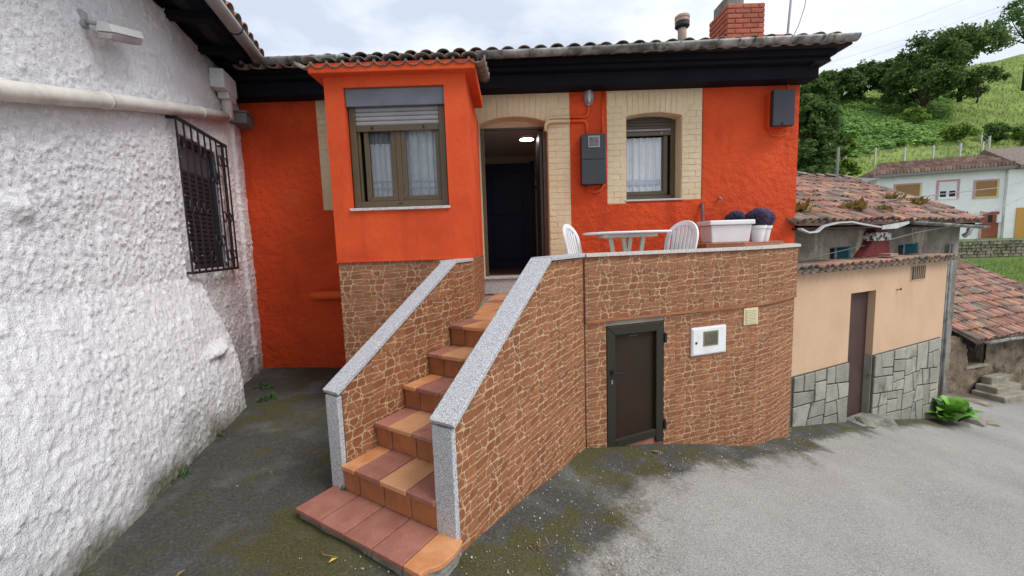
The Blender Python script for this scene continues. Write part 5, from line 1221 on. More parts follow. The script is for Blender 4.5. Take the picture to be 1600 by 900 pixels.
# stone cladding: irregular ashlar, each stone a part
def ashlar(u0_, u1_, z0f, z1f, seed, n):
    """recursive guillotine splitting, slanted cuts"""
    R = random.Random(seed); cells = [[(u0_, z0f(u0_)), (u1_, z0f(u1_)), (u1_, z1f(u1_)), (u0_, z1f(u0_))]]
    while len(cells) < n:
        cells.sort(key=lambda c: -area(c)*R.uniform(.7, 1.3)); c = cells.pop(0)
        xs = [p[0] for p in c]; ys = [p[1] for p in c]; w, h = max(xs)-min(xs), max(ys)-min(ys); t = R.uniform(.36, .64)
        if w > h*R.uniform(.85, 1.25):
            x = min(xs)+w*t; sl = R.choice([0, 0, .04, -.05, .22, -.3]); A = (1, sl, -x-sl*(min(ys)+h/2))
        else:
            y = min(ys)+h*t; sl = R.choice([0, .02, -.04, .10]); A = (sl, 1, -y-sl*(min(xs)+w/2))
        p1 = clip(c, *A); p2 = clip(c, *[-k for k in A])
        if len(p1) < 3 or len(p2) < 3: cells.append(c); continue
        cells += [p1, p2]
    return cells
def stone_parts(parent, cells, PF, base_out, m, gap_=.011, name='cladding_stone', dep=(.018, .030)):
    for c in cells:
        q = inset(c, gap_)
        if len(q) < 3 or area(q) < .0015: continue
        q = clean(q, .006); d = random.uniform(*dep); b = MB()
        if len(q) < 3: continue
        b.prism([PF(u, z, base_out) for u, z in q], (Vector(PF(0, 0, 1))-Vector(PF(0, 0, 0)))*d, m); b.build(name, parent, bevel=.005, bseg=1)
topz = lambda u: -.205+.006*u
def gl_(u): p = PP(u, 0); return float(gz(p.x, p.y))-.06
for (a, c, n, sd) in ((0, du0-.004, 15, 21), (du1+.004, PL-.10, 40, 8)):
    bk = MB(); bk.prism([PP(a-.12 if a == 0 else a, gl_(a)-.3, .001), PP(c, gl_(c)-.3, .001), PP(c, topz(c), .001), PP(a-.12 if a == 0 else a, topz(a), .001)], pn*.014, CLADJ); bo = bk.build('cladding', pe)
    stone_parts(bo, ashlar(a+.004, c-.002, gl_, topz, sd, n), PP, .0148, CLAD)
# cladding returning into the door reveal
bk = MB(); bk.pbox(PP(du1-.001, -1.35, -.099), pn*.099, -pu*.012, (0, 0, 1.15), CLAD); bk.build('reveal_cladding', pe)
# lean-to roof edge
rb = MB(); rb.prism([PP(-.30, 1.285, .06), PP(-.30, 1.292, .06), PP(-.30, 1.325, -.50), PP(-.30, 1.30, -.50)], pu*(PL+.38), ROOFBASE); pr_ = rb.build('roof', pe)
roof_tiles(pr_, PP(-.30, 1.252, .11), PA, .10, .172, .31, 27, 1, [HS_R, HS_R, HS_G], jit=1.1, lift=.018)
b = MB(); b.pbox(PP(2.35, 1.352, .02), pu*.24, -pn*.16, (0, 0, .04), TILE_R); b.build('loose_slate', pe)

# ------------------------------------------------------------------ old house behind it
Q0 = Vector((4.2, 6.2, 0))
def QP(u, z, out=0): v = Q0+pu*u+pn*out; return Vector((v.x, v.y, z))
od = thing('old_house', 'old grey stained house with teal windows and a mossy red tile roof', 'house', QP(3, -1.5))
wins = [(1.02, 1.62, 1.20, 1.525), (3.15, 3.90, 1.25, 1.515)]
b = MB(); OL = 5.62
zs0 = -2.6
xs_ = [-.35]+[v for w in wins for v in w[:2]]+[OL]
for i in range(0, len(xs_), 2): b.pbox(QP(xs_[i], zs0, -.3), pu*(xs_[i+1]-xs_[i]), pn*.3, (0, 0, 2.05-zs0), OLDWALL)
for (a, c, z0, z1) in wins: b.pbox(QP(a, zs0, -.3), pu*(c-a), pn*.3, (0, 0, z0-zs0), OLDWALL); b.pbox(QP(a, z1, -.3), pu*(c-a), pn*.3, (0, 0, 2.05-z1), OLDWALL)
b.pbox(QP(OL-.3, zs0, -3.4), pu*.3, pn*3.09, (0, 0, 4.7), OLDWALL)
b.build('wall', od)
sX = np.arange(-.3, OL+.001, .035); sZ = np.arange(-2.4, 2.04, .035); A_, B_ = np.meshgrid(sX, sZ, indexing='ij'); D_ = fbm(A_*6, B_*6, o=4, s=101)*.03-.004
kp = np.ones((len(sX)-1, len(sZ)-1), bool); ca, cb = (A_[:-1, :-1]+A_[1:, 1:])/2, (B_[:-1, :-1]+B_[1:, 1:])/2
for (a, c, z0, z1) in wins: kp &= ~((ca > a) & (ca < c) & (cb > z0) & (cb < z1))
place('render_coat', grid_mesh('render_coat', Q0.x+pu.x*A_+pn.x*D_-od.location.x, Q0.y+pu.y*A_+pn.y*D_-od.location.y, B_-od.location.z, [OLDWALL], kp), od)
for (a, c, z0, z1) in wins:
    wb = MB(); wb.pbox(QP(a+.01, z0, -.20), pu*(c-a-.02), pn*.03, (0, 0, z1-z0), TEALW); wo = wb.build('window', od)
    for (x0, x1) in ((a+.03, (a+c)/2-.03), ((a+c)/2+.01, c-.09)): b = MB(); b.pbox(QP(x0+.02, z0+.05, -.166), pu*(x1-x0-.04), pn*.006, (0, 0, z1-z0-.09), DARKIN if x0 > a+.1 else mat('old_pane', (.16, .20, .22), .2, (.3, .34, .36), 8)); b.build('pane', wo)
    b = MB(); b.pbox(QP(c-.02, z0-.01, -.17), pu*.035, pn*.175, (0, 0, z1-z0+.02), TEAL); b.pbox(QP(a+.02, z1-.02, -.17), pu*(c-a-.05), pn*.16, (0, 0, .018), TEAL); b.pbox(QP(a-.01, z0-.005, -.17), pu*.022, pn*.175, (0, 0, z1-z0+.01), TEALW); b.build('frame', wo)
    b = MB(); b.pbox(QP((a+c)/2-.02, z0+.01, -.165), pu*.025, pn*.02, (0, 0, z1-z0-.03), TEALW); b.build('glazing_bar', wo)
# roof : tiles
E0 = QP(-.36, 1.885, .33); OS = .5; Uo = lambda s_: 6.02+.12*s_
rb = MB(); sl_ = Vector((-pn.x, -pn.y, OS)).normalized(); RLn = 2.55
rb.prism([E0-Vector((0, 0, .03)), E0+pu*6.02-Vector((0, 0, .03)), E0+pu*6.05+sl_*RLn-Vector((0, 0, .03)), E0+sl_*RLn-Vector((0, 0, .03))], (0, 0, .03), ROOFBASE); orf = rb.build('roof', od)
b = MB(); R0 = E0+sl_*RLn; b.prism([R0, R0+pu*5.2, R0+pu*5.2-pn*2.2-Vector((0, 0, 1.1)), R0-pn*2.2-Vector((0, 0, 1.1))], (0, 0, .03), ROOFBASE); b.build('rear_roof_slope', od)
roof_tiles(orf, E0, PA, OS, .172, .262, 35, 10, [HS_R, HS_R, HS_R, HS_G], inside=lambda u, s_: u < 6.0+.05*s_, jit=1.5, lift=.05, limit=300)
for i in range(16): place('ridge_tile', HT_G, od, frame(E0+sl_*(RLn-.02)+pu*(i*.36)+Vector((0, 0, .05+.02*math.sin(i*2.1))), sl_.cross(Vector((0, 0, 1))).cross(pu)*0+Vector((-pn.x, -pn.y, 0)), pu, Vector((0, 0, 1)).normalized()) @ Matrix.Rotation(random.uniform(-.05, .05), 4, 'Z'))
b = MB()
for i in range(3): b.pbox(QP(-.36, 1.80+i*.0, .05+.09*i), pu*6.2, pn*.08, (0, 0, .03), EAVE_L)
b.build('eave_boards', od)
for k in range(9): b = MB(); b.pbox(QP(.1+k*.66, 1.83, .002), pu*.07, pn*.27, (0, 0, .05), EAVE); b.build('rafter_tail', od)
# gutter pieces
og = halfpipe([Vector((p.x, p.y, z)) for p, z in ((QP(2.55, 0, .40), 1.90), (QP(3.75, 0, .40), 1.855), (QP(5.55, 0, .40), 1.785))], .055, ZINC); og.build('gutter', od, smooth=True)
def strip(pts, w, th, m):
    b = MB(); pts = [Vector(p) for p in pts]
    for p, q in zip(pts[:-1], pts[1:]): b.pbox(p, q-p, pn*.05, (0, 0, w), m)
    return b
ALU = mat('bent_aluminium', (.62, .62, .61), .4, (.45, .45, .44), 6, metal=.4)
sb = strip([QP(-.52, 1.80, .42), QP(-.33, 1.745, .42), QP(-.13, 1.755, .42), QP(.02, 1.83, .42), QP(.35, 1.875, .42), QP(.68, 1.885, .42), QP(1.03, 1.845, .42), QP(1.50, 1.80, .42)], .022, .02, ALU); sb.build('bent_gutter_strip', od)
b = MB(); b.prism([QP(1.66, 1.775, .40), QP(2.12, 1.785, .40), QP(2.50, 1.86, .40), QP(2.50, 1.90, .40), QP(1.66, 1.835, .40)], pn*.012, ALU); b.build('flashing_sheet', od)
b = MB(); b.tube([QP(5.20, 1.74, .28), QP(5.24, 1.66, .26), QP(5.20, 1.60, .20)], .045, ALU, 10); b.build('gutter_outlet', od, smooth=True)
PIPEG = mat('grey_downpipe', (.27, .28, .27), .6, (.12, .125, .12), 4)
for u_, r_ in ((5.02, .022), (5.13, .034)): tb('downpipe', od, [QP(u_, -2.0, .07), QP(u_, 1.45, .07)], r_, PIPEG, 10)
tb('overhead_cable', od, [QP(4.3, 1.80, .30), QP(3.2, 1.71, .25), QP(2.4, 1.60, .20)], .008, WIREW, 6)
tb('overhead_cable', od, [QP(.0, 1.32, .06), QP(.9, 1.42, .07), QP(1.9, 1.52, .08)], .006, WIRE, 6)
# red chimney stack
rc = thing('red_chimney', 'squat red painted chimney with a flaking white band on the lean-to roof', 'chimney', QP(2.15, 1.35, .15))
b = MB(); b.add([QP(1.72, 1.30, .14), QP(2.62, 1.30, .14), QP(2.62, 1.34, .0), QP(1.72, 1.34, .0), QP(2.02, 1.585, .14), QP(2.55, 1.585, .14), QP(2.55, 1.585, .0), QP(2.02, 1.585, .0)], [(0, 1, 5, 4), (1, 2, 6, 5), (2, 3, 7, 6), (3, 0, 4, 7), (4, 5, 6, 7), (0, 3, 2, 1)], REDP); b.build('stack', rc, bevel=.015)
b = MB(); b.pbox(QP(2.00, 1.587, -.01), pu*.58, pn*.17, (0, 0, .145), WHITEB); b.build('white_band', rc, bevel=.012)
b = MB(); b.pbox(QP(2.09, 1.734, .01), pu*.36, pn*.13, (0, 0, .16), REDP); b.build('top', rc, bevel=.012)
def weeds(name, label, c, n, size, m, cat, seed, group=None, spread=.12, droop=.5, wd=.14):
    R = np.random.default_rng(seed); vs, fs = [], []
    for i in range(n):
        a = R.random()*2*pi; e = .3+R.random()*1.1; l = size*(.5+.7*R.random()); base = Vector((R.normal()*spread, R.normal()*spread, 0)); d = Vector((math.cos(a)*math.cos(e), math.sin(a)*math.cos(e), math.sin(e))); sd_ = Vector((-math.sin(a), math.cos(a), 0))*l*wd
        p1 = base+d*l*.55; p2 = base+d*l+Vector((0, 0, -l*droop*R.random())); k = len(vs)
        vs += [base-sd_*.3, base+sd_*.3, p1+sd_, p1-sd_, p2]; fs += [(k, k+1, k+2, k+3), (k+3, k+2, k+4)]
    b = MB(); b.add([v+Vector(c) for v in vs], fs, m); me = b.mesh(name, c, recalc=False); o = place(name, me); o.location = Vector(c); return tag(o, label, cat, group)
for k, (u_, s_, sz, lab) in enumerate(((.75, 1.55, .20, 'rusty fern tuft high on the left of the old tile roof'), (1.72, .38, .22, 'yellow fern clump on the old roof just above the red chimney'), (4.05, .95, .19, 'dry fern tuft on the old roof left of the roof end'), (4.55, .72, .20, 'dark fern tuft on the old roof nearest its right end'), (-.05, .25, .24, 'green moss clump at the left eave of the old roof'), (2.5, .35, .14, 'small pale fern beside the yellow clump on the old roof'))):
    weeds('roof_fern', lab, E0+pu*(u_+.36)+sl_*s_+Vector((0, 0, .06)), 60, sz, ROOFWEED, 'plant', 300+k, 'ferns on the old roof', spread=.09)

# ------------------------------------------------------------------ little stone cottage down the lane
CA_ = math.radians(16.7); cu = Vector((math.cos(CA_), math.sin(CA_), 0)); cn = Vector((cu.y, -cu.x, 0)); C0 = Vector((11.5, 10.2, 0))
def CPt(u, z, out=0): v = C0+cu*u+cn*out; return Vector((v.x, v.y, z))
ct = thing('stone_cottage', 'low stone cottage with a patchy red tile roof and a black window', 'cottage', CPt(2.5, -2.4))
cwu0, cwu1, cwz0, cwz1 = -.02, .74, -1.74, -1.10
b = MB()
for (a, c, z0, z1) in ((-1.6, cwu0, -3.2, -.95), (cwu1, 6.0, -3.2, -.95), (cwu0, cwu1, -3.2, cwz0), (cwu0, cwu1, cwz1, -.95)): b.pbox(CPt(a, z0, -.4), cu*(c-a), cn*.4, (0, 0, z1-z0), COTW)
b.build('wall_core', ct)
sX = np.arange(-1.6, 6.0, .05); sZ = np.arange(-3.1, -.94, .05); A_, B_ = np.meshgrid(sX, sZ, indexing='ij'); D_ = .005+fbm(A_*3.5, B_*5, o=4, s=131)*.10
kp = ~(((A_[:-1, :-1]+.02 > cwu0) & (A_[:-1, :-1] < cwu1-.03)) & ((B_[:-1, :-1]+.02 > cwz0) & (B_[:-1, :-1] < cwz1)))
place('wall', grid_mesh('wall', C0.x+cu.x*A_+cn.x*D_-ct.location.x, C0.y+cu.y*A_+cn.y*D_-ct.location.y, B_-ct.location.z, [COTW], kp), ct)
b = MB(); b.pbox(CPt(cwu0, cwz0, -.3), cu*(cwu1-cwu0), cn*.02, (0, 0, cwz1-cwz0), DARKIN); b.build('window', ct)
b = MB(); b.pbox(CPt(cwu0+.0, cwz0, -.15), cu*.34, cn*.03, (0, 0, cwz1-cwz0), BLACKM); b.build('window_leaf', ct)
b = MB(); b.pbox(CPt(cwu0-.05, cwz0-.07, -.2), cu*(cwu1-cwu0+.15), cn*.30, (0, 0, .065), STEPS); b.build('window_sill', ct, bevel=.015)
cs_ = Vector((-cn.x, -cn.y, .5)).normalized(); CE = CPt(-.22, -1.03, .30)
b = MB(); b.prism([CE, CE+cu*6.3, CE+cu*6.0+cs_*4.15, CE+cs_*4.15], (0, 0, -.05), ROOFBASE); crf = b.build('roof', ct)
roof_tiles(crf, CE, CA_, .5, .2, .345, 31, 12, [HT_R, HT_R, HT_R, HT_R, HT_G], inside=lambda u, s_: u < 6.25-.08*s_, jit=1.5, limit=300)
b = MB(); b.pbox(CE+Vector((0, 0, -.09)), cu*6.2, -cn*.10, (0, 0, .035), EAVE_L); b.build('eave_board', ct)
halfpipe([CE+cu*s_+cn*.06+Vector((0, 0, -.02)) for s_ in (.3, 3.0, 6.2)], .06, ZINC).build('gutter', ct, smooth=True)
b = MB(); b.prism([CE+Vector((0, 0, -.05)), CE+Vector((0, 0, -.19)), CE+cs_*4.1+Vector((0, 0, -.19)), CE+cs_*4.1+Vector((0, 0, -.05))], cu*.03, EAVE_L); b.build('verge_board', ct)
b = MB(); b.prism([CPt(-1.6, -3.2, -.41), CPt(-1.6, -3.2, -4.0), CPt(-1.6, .70, -3.8), CPt(-1.6, -.98, -.41)], cu*.3, COTW); b.build('gable_wall', ct)
sts = thing('stone_steps', 'three worn stone steps below the cottage window', 'steps', CPt(.9, -2.5, .5))
for i, (w, z, d) in enumerate(((1.12, -2.36, .62), (.98, -2.21, .42), (.78, -2.03, .22))):
    b = MB(); u1_ = 1.30; b.prism([CPt(u1_-w+.3*0, z-.35, .10), CPt(u1_, z-.35, .10), CPt(u1_+.02*i, z-.35, .10+d), CPt(u1_-w, z-.35, .10+d)], (0, 0, .35), STEPS); b.build('step', sts, bevel=.03)

# ------------------------------------------------------------------ far white house, wall, slope
fh = thing('far_white_house', 'long white two-storey house uphill with a ribbed tile roof and brown shutters', 'house', (33.5, 32.8, 1.0))
ha = math.radians(-20.5); hu = Vector((math.cos(ha), math.sin(ha), 0)); hn = Vector((hu.y, -hu.x, 0)); H0 = Vector((30.0, 34.0, 0))
def HP(u, z, out=0): v = H0+hu*u+hn*out; return Vector((v.x, v.y, z))
HLn = 7.75
b = MB(); b.pbox(HP(0, .2, -7), hu*HLn, hn*7, (0, 0, 6.0), WHOUSE); b.build('wall', fh)
ez = 6.18
b = MB(); b.prism([HP(-.4, ez, .45), HP(-.4, ez+.22, .45), HP(1.8, ez+1.4, -3.2), HP(-.4, ez+.2, -7.4), HP(-.4, ez, -7.4)], hu*(HLn+.75), ROOFBASE); fr_ = b.build('roof', fh)
b = MB(); sF = Vector((-hn.x*3.65, -hn.y*3.65, 1.20))
n_ = 40
for i in range(n_):
    for j in range(5):
        if (HLn+.75)*i/n_ < j*.2*2.2-.1: continue
        o = HP(-.4+(HLn+.75)*i/n_, ez+.20, .50)+sF*(j/5.0); w = hu*((HLn+.75)/n_*.60); zj = random.uniform(0, .03)
        d = sF*.215; m = TILE_FAR
        b.add([o, o+w*.5+Vector((0, 0, .26+zj)), o+w, o+d+Vector((0, 0, -.02)), o+d+w*.5+Vector((0, 0, .20)), o+d+w+Vector((0, 0, -.02))], [(0, 1, 4, 3), (1, 2, 5, 4), (0, 2, 1)], m)
tag(b.build('roof_tile_rows', fr_, recalc=False), kind='stuff')
b = MB(); b.pbox(HP(-.45, ez-.05, .30), hu*(HLn+.85), hn*.25, (0, 0, .22), GREYWOOD); b.build('eave', fh)
def fwin(u0_, u1_, z0, z1, fm, pm, fr=.13):
    b = MB(); b.pbox(HP(u0_-fr, z0-fr, .0), hu*fr, hn*.05, (0, 0, z1-z0+2*fr), fm[0]); b.pbox(HP(u1_, z0-fr, .0), hu*fr, hn*.05, (0, 0, z1-z0+2*fr), fm[1]); b.pbox(HP(u0_, z1, .0), hu*(u1_-u0_), hn*.05, (0, 0, fr), fm[0]); b.pbox(HP(u0_, z0-fr, .0), hu*(u1_-u0_), hn*.05, (0, 0, fr), fm[2]); o = b.build('window', fh)
    if isinstance(pm, list): return o
    b = MB(); b.pbox(HP(u0_, z0, .001), hu*(u1_-u0_), hn*.02, (0, 0, z1-z0), pm); po_ = b.build('roller_shutter', o); return o
fwin(1.25, 2.75, 4.55, 5.45, (PINKF, YELF, PINKF), SHUTBR)
o = fwin(3.92, 5.02, 4.30, 5.52, (PINKF, PINKF, WHOUSE), WPAINT, .14)
for x in (4.02, 4.57): b = MB(); b.pbox(HP(x, 4.36, .022), hu*.36, hn*.012, (0, 0, .44), DARKIN); b.build('pane', o)
fwin(6.10, 7.30, 4.22, 5.36, (PINKF, YELF, YELF), SHUTBR)
b = MB(); b.pbox(HP(6.62, 1.05, .0), hu*.95, hn*.04, (0, 0, 2.0), DOORRED); dr = b.build('door', fh); b = MB(); b.pbox(HP(6.95, 2.25, .041), hu*.25, hn*.01, (0, 0, .55), DARKIN); b.build('door_pane', dr); b = MB(); b.pbox(HP(6.50, 1.05, .0), hu*.115, hn*.06, (0, 0, 2.08), PINKF); b.build('door_frame', fh)
fh2 = thing('neighbour_house', 'pale house with a yellow door joined to the right of the far white house', 'house', (39.5, 31.0, 1.0))
b = MB(); b.pbox(HP(HLn+.02, .2, -7), hu*6, hn*7.25, (0, 0, 6.1), WHOUSE); b.build('wall', fh2)
b = MB(); b.prism([HP(HLn+.36, ez-.1, .75), HP(HLn+.36, ez+.15, .75), HP(HLn+.36, ez+2.0, -3.2), HP(HLn+.36, ez, -7.4)], hu*6, TILE_G); b.build('roof', fh2)
b = MB(); b.pbox(HP(HLn+.62, .9, .26), hu*1.5, hn*.04, (0, 0, 2.35), DOORYEL); b.build('door', fh2)
b = MB(); b.pbox(HP(HLn-.35, 2.2, .02), hu*.26, hn*.15, (0, 0, .62), WPAINT); b.build('meter_box', fh2)
# terrace in front and its rail
rw = thing('retaining_wall', 'mossy rubble retaining wall below the far white house', 'stone wall', (29.5, 25, 0))
b = MB(); b.box(22, 40, 25.02, 25.5, -.6, 1.0, RUBBLEJ); rwc = b.build('wall_core', rw)
RR = random.Random(44)
for j in range(6):
    x = 26.4
    while x < 34:
        w = RR.uniform(.25, .62); z0 = -.15+j*.19
        b = MB(); q = [(x+.02, z0+.015), (x+w-.02, z0+RR.uniform(0, .03)), (x+w-.02-RR.uniform(0, .04), z0+.17), (x+.02+RR.uniform(0, .05), z0+.175)]
        b.prism([(a, 25.02, c) for a, c in q], (0, -RR.uniform(.04, .10), 0), RUBBLE); b.build('stone', rw); x += w
b = MB(); b.box(22, 40, 24.95, 25.55, 1.0, 1.06, CONC); b.build('coping', rw)
def leafcloud(name, centers, radii, n_per, size, m, seed, zsq=.8, shell=.55, parent=None, label=None, cat=None, group=None, kind=None, origin=(0, 0, 0), tri=False, upw=.55):
    R = np.random.default_rng(seed); c = np.asarray(centers, float); r = np.asarray(radii, float); k = len(c)
    idx = np.repeat(np.arange(k), n_per); n = len(idx); d = R.normal(size=(n, 3)); d /= np.linalg.norm(d, axis=1)[:, None]
    rad = (shell+(1-shell)*R.random(n)**.6)*(1+.18*R.normal(size=n)); p = c[idx]+d*(r[idx]*rad)[:, None]*np.array([1, 1, zsq])
    nn = d*.75+R.normal(size=(n, 3))*.55+np.array([0, 0, upw]); nn /= np.linalg.norm(nn, axis=1)[:, None]
    a = np.cross(nn, R.normal(size=(n, 3))); a /= np.linalg.norm(a, axis=1)[:, None]; e = np.cross(nn, a); s_ = (size*(.55+.8*R.random(n)))[:, None]
    V_ = np.stack([p+a*s_, p+e*s_*.62, p-a*s_, p-e*s_*.62], 1).reshape(-1, 3)-np.array(origin); Fi = np.arange(n)[:, None]*4+np.array([[0, 1, 2, 3]])
    o = place(name, fast_mesh(name, V_, Fi, [m]), parent)
    if parent is None: o.location = Vector(origin)
    return tag(o, label, cat, group, kind)
iv = leafcloud('ivy', [(x, 24.9, .95-.25*abs(math.sin(x*3))) for x in np.arange(26.5, 33, .35)]+[(29.6, 24.9, .4), (29.7, 24.9, .1), (28.4, 24.9, .45)], [.22]*19+[.3, .3, .25], 24, .06, LEAF_MID, 5, zsq=.9, label='ivy hanging over the top of the rubble retaining wall', cat='ivy', origin=(29.5, 24.9, .6))

# ------------------------------------------------------------------ hill
def hz(x, y):
    x = np.asarray(x, float); y = np.asarray(y, float)
    t = np.maximum(y-36.5-.0*(x-40), 0)
    rise = np.where(t < 12, .78*t, 9.36+(t-12)*.60)
    z = 1.0+rise*np.interp(x, [10, 30, 45, 70, 110], [1.12, 1.08, 1.0, .98, 1.06])
    top = np.interp(x, [0, 30, 50, 70, 90, 130], [24, 23, 23.5, 27, 33.5, 42])
    z = np.where(z > top, top+(1-np.exp(-(z-top)/4))*3.0, z)
    return z+(fbm(x*.14, y*.14, o=4, s=201)-.5)*2.6*sstep(40, 52, y)+(fbm(x*.6, y*.6, o=3, s=203)-.5)*.6*sstep(37, 42, y)
xs = np.arange(-40, 200, 1.0); ys = np.concatenate([np.arange(35, 100, .8), np.arange(100, 260, 8)]); X, Y = np.meshgrid(xs, ys, indexing='ij')
HILLM = mat('hill_grass', (.22, .29, .068), .95, (.15, .22, .05), .16, .42, .6, fine=(1.6, .22), bump=((3, .8, .25),), stains=(((.20, .20, .06), .33, .60, .74, None),))
tag(place('hill', grid_mesh('hill', X, Y, hz(X, Y), [HILLM])), 'steep green hillside of meadow and bracken', kind='structure')
def on(x, y): return float(hz(x, y))
# meadow grass tufts and bracken (uncountable)
R = np.random.default_rng(12)
def tufts(name, label, n, xr, yr, h, m, seed, filt=None, zf=hz, w=.10):
    R = np.random.default_rng(seed); x = R.uniform(*xr, n); y = R.uniform(*yr, n); ok = (x/y > .60) & (x/y < 1.42)
    if filt is not None: ok &= filt(x, y)
    x, y = x[ok], y[ok]; n = len(x); z = zf(x, y); a = R.random(n)*2*pi; hh = h*(.5+R.random(n)); dx, dy = np.cos(a)*w*hh, np.sin(a)*w*hh; l = R.normal(size=(n, 2))*hh[:, None]*.35
    V_ = np.stack([np.stack([x-dx, y-dy, z-.05], -1), np.stack([x+dx, y+dy, z-.05], -1), np.stack([x+l[:, 0], y+l[:, 1], z+hh], -1)], 1).reshape(-1, 3)
    o = place(name, fast_mesh(name, V_, np.arange(n)[:, None]*3+np.array([[0, 1, 2]]), [m])); return tag(o, label, kind='stuff')
brk = lambda x, y: fbm(x*.11, y*.11, o=3, s=301)
tufts('meadow_grass', 'long meadow grass on the hillside', 60000, (26, 120), (37, 92), .34, GRASSM, 1, lambda x, y: R.random(len(x)) < 1.1-.4*sstep(60, 90, y), w=.13)
tufts('slope_grass', 'rough grass on the bank behind the cottage', 22000, (14, 40), (12.6, 25), .14, GRASSM, 2, zf=gz, w=.14, filt=lambda x, y: y < 23.5)
# bracken mass on the middle slope
pts = []
for k in range(3600):
    y = R.uniform(48, 73); x = y*R.uniform(.70, 1.10); px = x/y
    lim = .62+.25*fbm(np.array([x*.2]), np.array([y*.2]), o=2, s=7)[0]
    inside = (y > 49+(px-.8)*12) and (y < 72) and (px < 1.04)
    if inside and brk(np.array([x]), np.array([y]))[0] > .33: pts.append((x, y))
pts = pts[:1100]
leafcloud('bracken_slope', [(x, y, on(x, y)+.25) for x, y in pts], [R.uniform(.6, 1.1) for _ in pts], 55, .21, LEAF_BR, 31, zsq=.62, upw=1.7, kind='stuff', label='bracken covering the middle of the hillside')

def tree(name, label, x, y, h, r, m, seed, trunk_h=None, n=46, per=75, size=.26, group=None, base=None, lean=0, cat='tree', sq=.85, squash=1.0):
    z = on(x, y) if base is None else base; t = thing(name, label, cat, (x, y, z-.2), group); R = random.Random(seed); trunk_h = h*.35 if trunk_h is None else trunk_h
    b = MB(); top = Vector((x+lean*h, y, z+h*.8)); mid = Vector((x+lean*h*.3+R.uniform(-.2, .2), y, z+trunk_h)); b.tube([(x, y, z-.3), mid, top], .06*h*.5, BARK, 7, r2=.02*h*.3)
    cs = []; rs = []
    for i in range(n):
        a = R.random()*2*pi; e = R.uniform(-.55, 1); rr = R.random()**.45
        cx = x+lean*h*(.35+.5*max(0, e))+math.cos(a)*r*rr*(1-.35*max(0, e))*1.0; cy = y+math.sin(a)*r*rr*(1-.35*max(0, e))*squash; cz = z+trunk_h*.9+(h-trunk_h)*(.42+.5*e*math.sqrt(max(0, 1-.6*rr*rr)))
        cs.append((cx, cy, cz)); rs.append(R.uniform(.14, .30)*r)
    for i in range(0, n, 5): b.tube([mid, (Vector(cs[i])+mid)*.5+Vector((0, 0, -.1*r)), cs[i]], .018*h*.5, BARK, 5, r2=.01)
    b.build('trunk', t, smooth=True, recalc=False)
    o = leafcloud('crown', cs, rs, per, size, m, seed, zsq=sq, shell=.35, parent=t, origin=world_loc(t)); return t
# the big wind-swept tree: dark ivy-clad column and a spreading crown
tree('hillside_tree', 'big dark ivy-clad tree leaning right on the hilltop', 58.6, 60, 11.8, 4.6, LEAF_DK, 71, trunk_h=.3, n=110, per=110, size=.22, base=18.6, lean=.05)
tree('hillside_tree', 'spreading wind-swept crown right of the ivy-clad tree', 64.5, 60.5, 10.2, 4.3, LEAF_DK, 72, trunk_h=5.4, n=70, per=90, size=.21, base=20.2, lean=.03)
tree('hillside_tree', 'loose airy tree cut off by the top right of the view', 75.6, 62, 15, 3.9, LEAF_MID, 73, trunk_h=6, n=46, per=60, size=.20, base=22)
tree('hillside_tree', 'rounded bush under the spreading tree crown', 64.2, 58, 4.6, 2.6, LEAF_DK, 74, trunk_h=.4, n=40, per=80, size=.18, base=19.2)
lefts = [(31.0, 43, 9.6, 2.5, LEAF_DK, 'dark tree nearest the orange house corner', 7.2), (32.9, 44.5, 8.2, 2.3, LEAF_DK, 'second dark tree from the orange house corner', 8.0), (50.5, 68, 5.4, 2.5, LEAF_DK, 'dark treeline tree directly beside the house eaves', 22.4), (54.0, 68.5, 5.4, 2.6, LEAF_DK, 'dark round tree in the middle of the treeline', 22.8),
         (57.6, 69, 5.8, 2.7, LEAF_DK, 'taller dark treeline tree left of the pale-topped trees', 23.6), (61.0, 68.5, 5.6, 2.5, LEAF_MID, 'mid green tree in the treeline above the bracken', 23.8), (64.0, 68.0, 5.6, 2.5, LEAF_MID, 'mid green tree just left of the ivy-clad tree', 24.0), (30.0, 41.0, 6.4, 2.0, LEAF_DK, 'low dark bush at the foot of the trees by the house corner', 5.2), (29.4, 39.5, 4.4, 1.8, LEAF_DK, 'lowest dark bush touching the house corner', 4.2), (47.5, 66, 6.5, 2.8, LEAF_DK, 'dark tree half hidden behind the house corner', 19.5)]
for k, (x, y, h, r, m, lab, bz) in enumerate(lefts): tree('treeline_tree', lab, x, y, h, r, m, 400+k, trunk_h=h*.05, n=80, per=85, size=.20, base=bz, group='trees along the hillside')
bsh = [(36.9, 46.5, 3.4, 1.5, LEAF_LT, 9.9, 'bright yellow-green sapling below the treeline'), (34.8, 43.5, 2.6, 1.3, LEAF_LT, 7.0, 'small bright bush low on the left slope'), (55.0, 57.5, 2.8, 1.7, LEAF_LT, None, 'bright bush at the foot of the ivy-clad tree'), (56.0, 52.5, 2.2, 1.8, LEAF_LT, None, 'wide bright bush left of the fence bend'), (62.0, 53.5, 3.0, 1.8, LEAF_MID, None, 'green bush behind the fence bend'),
       (62.5, 48.5, 3.8, 2.4, LEAF_MID, None, 'large bush at the right edge of the view'), (33.8, 38.6, 2.2, 1.6, LEAF_MID, 4.3, 'creeper bush at the left end of the far white house'), (67.5, 54, 2.4, 1.9, LEAF_LT, None, 'pale green bush farther up the right edge'), (31.5, 37.2, 2.2, 1.5, LEAF_LT, 3.2, 'pale bush behind the old roof ridge')]
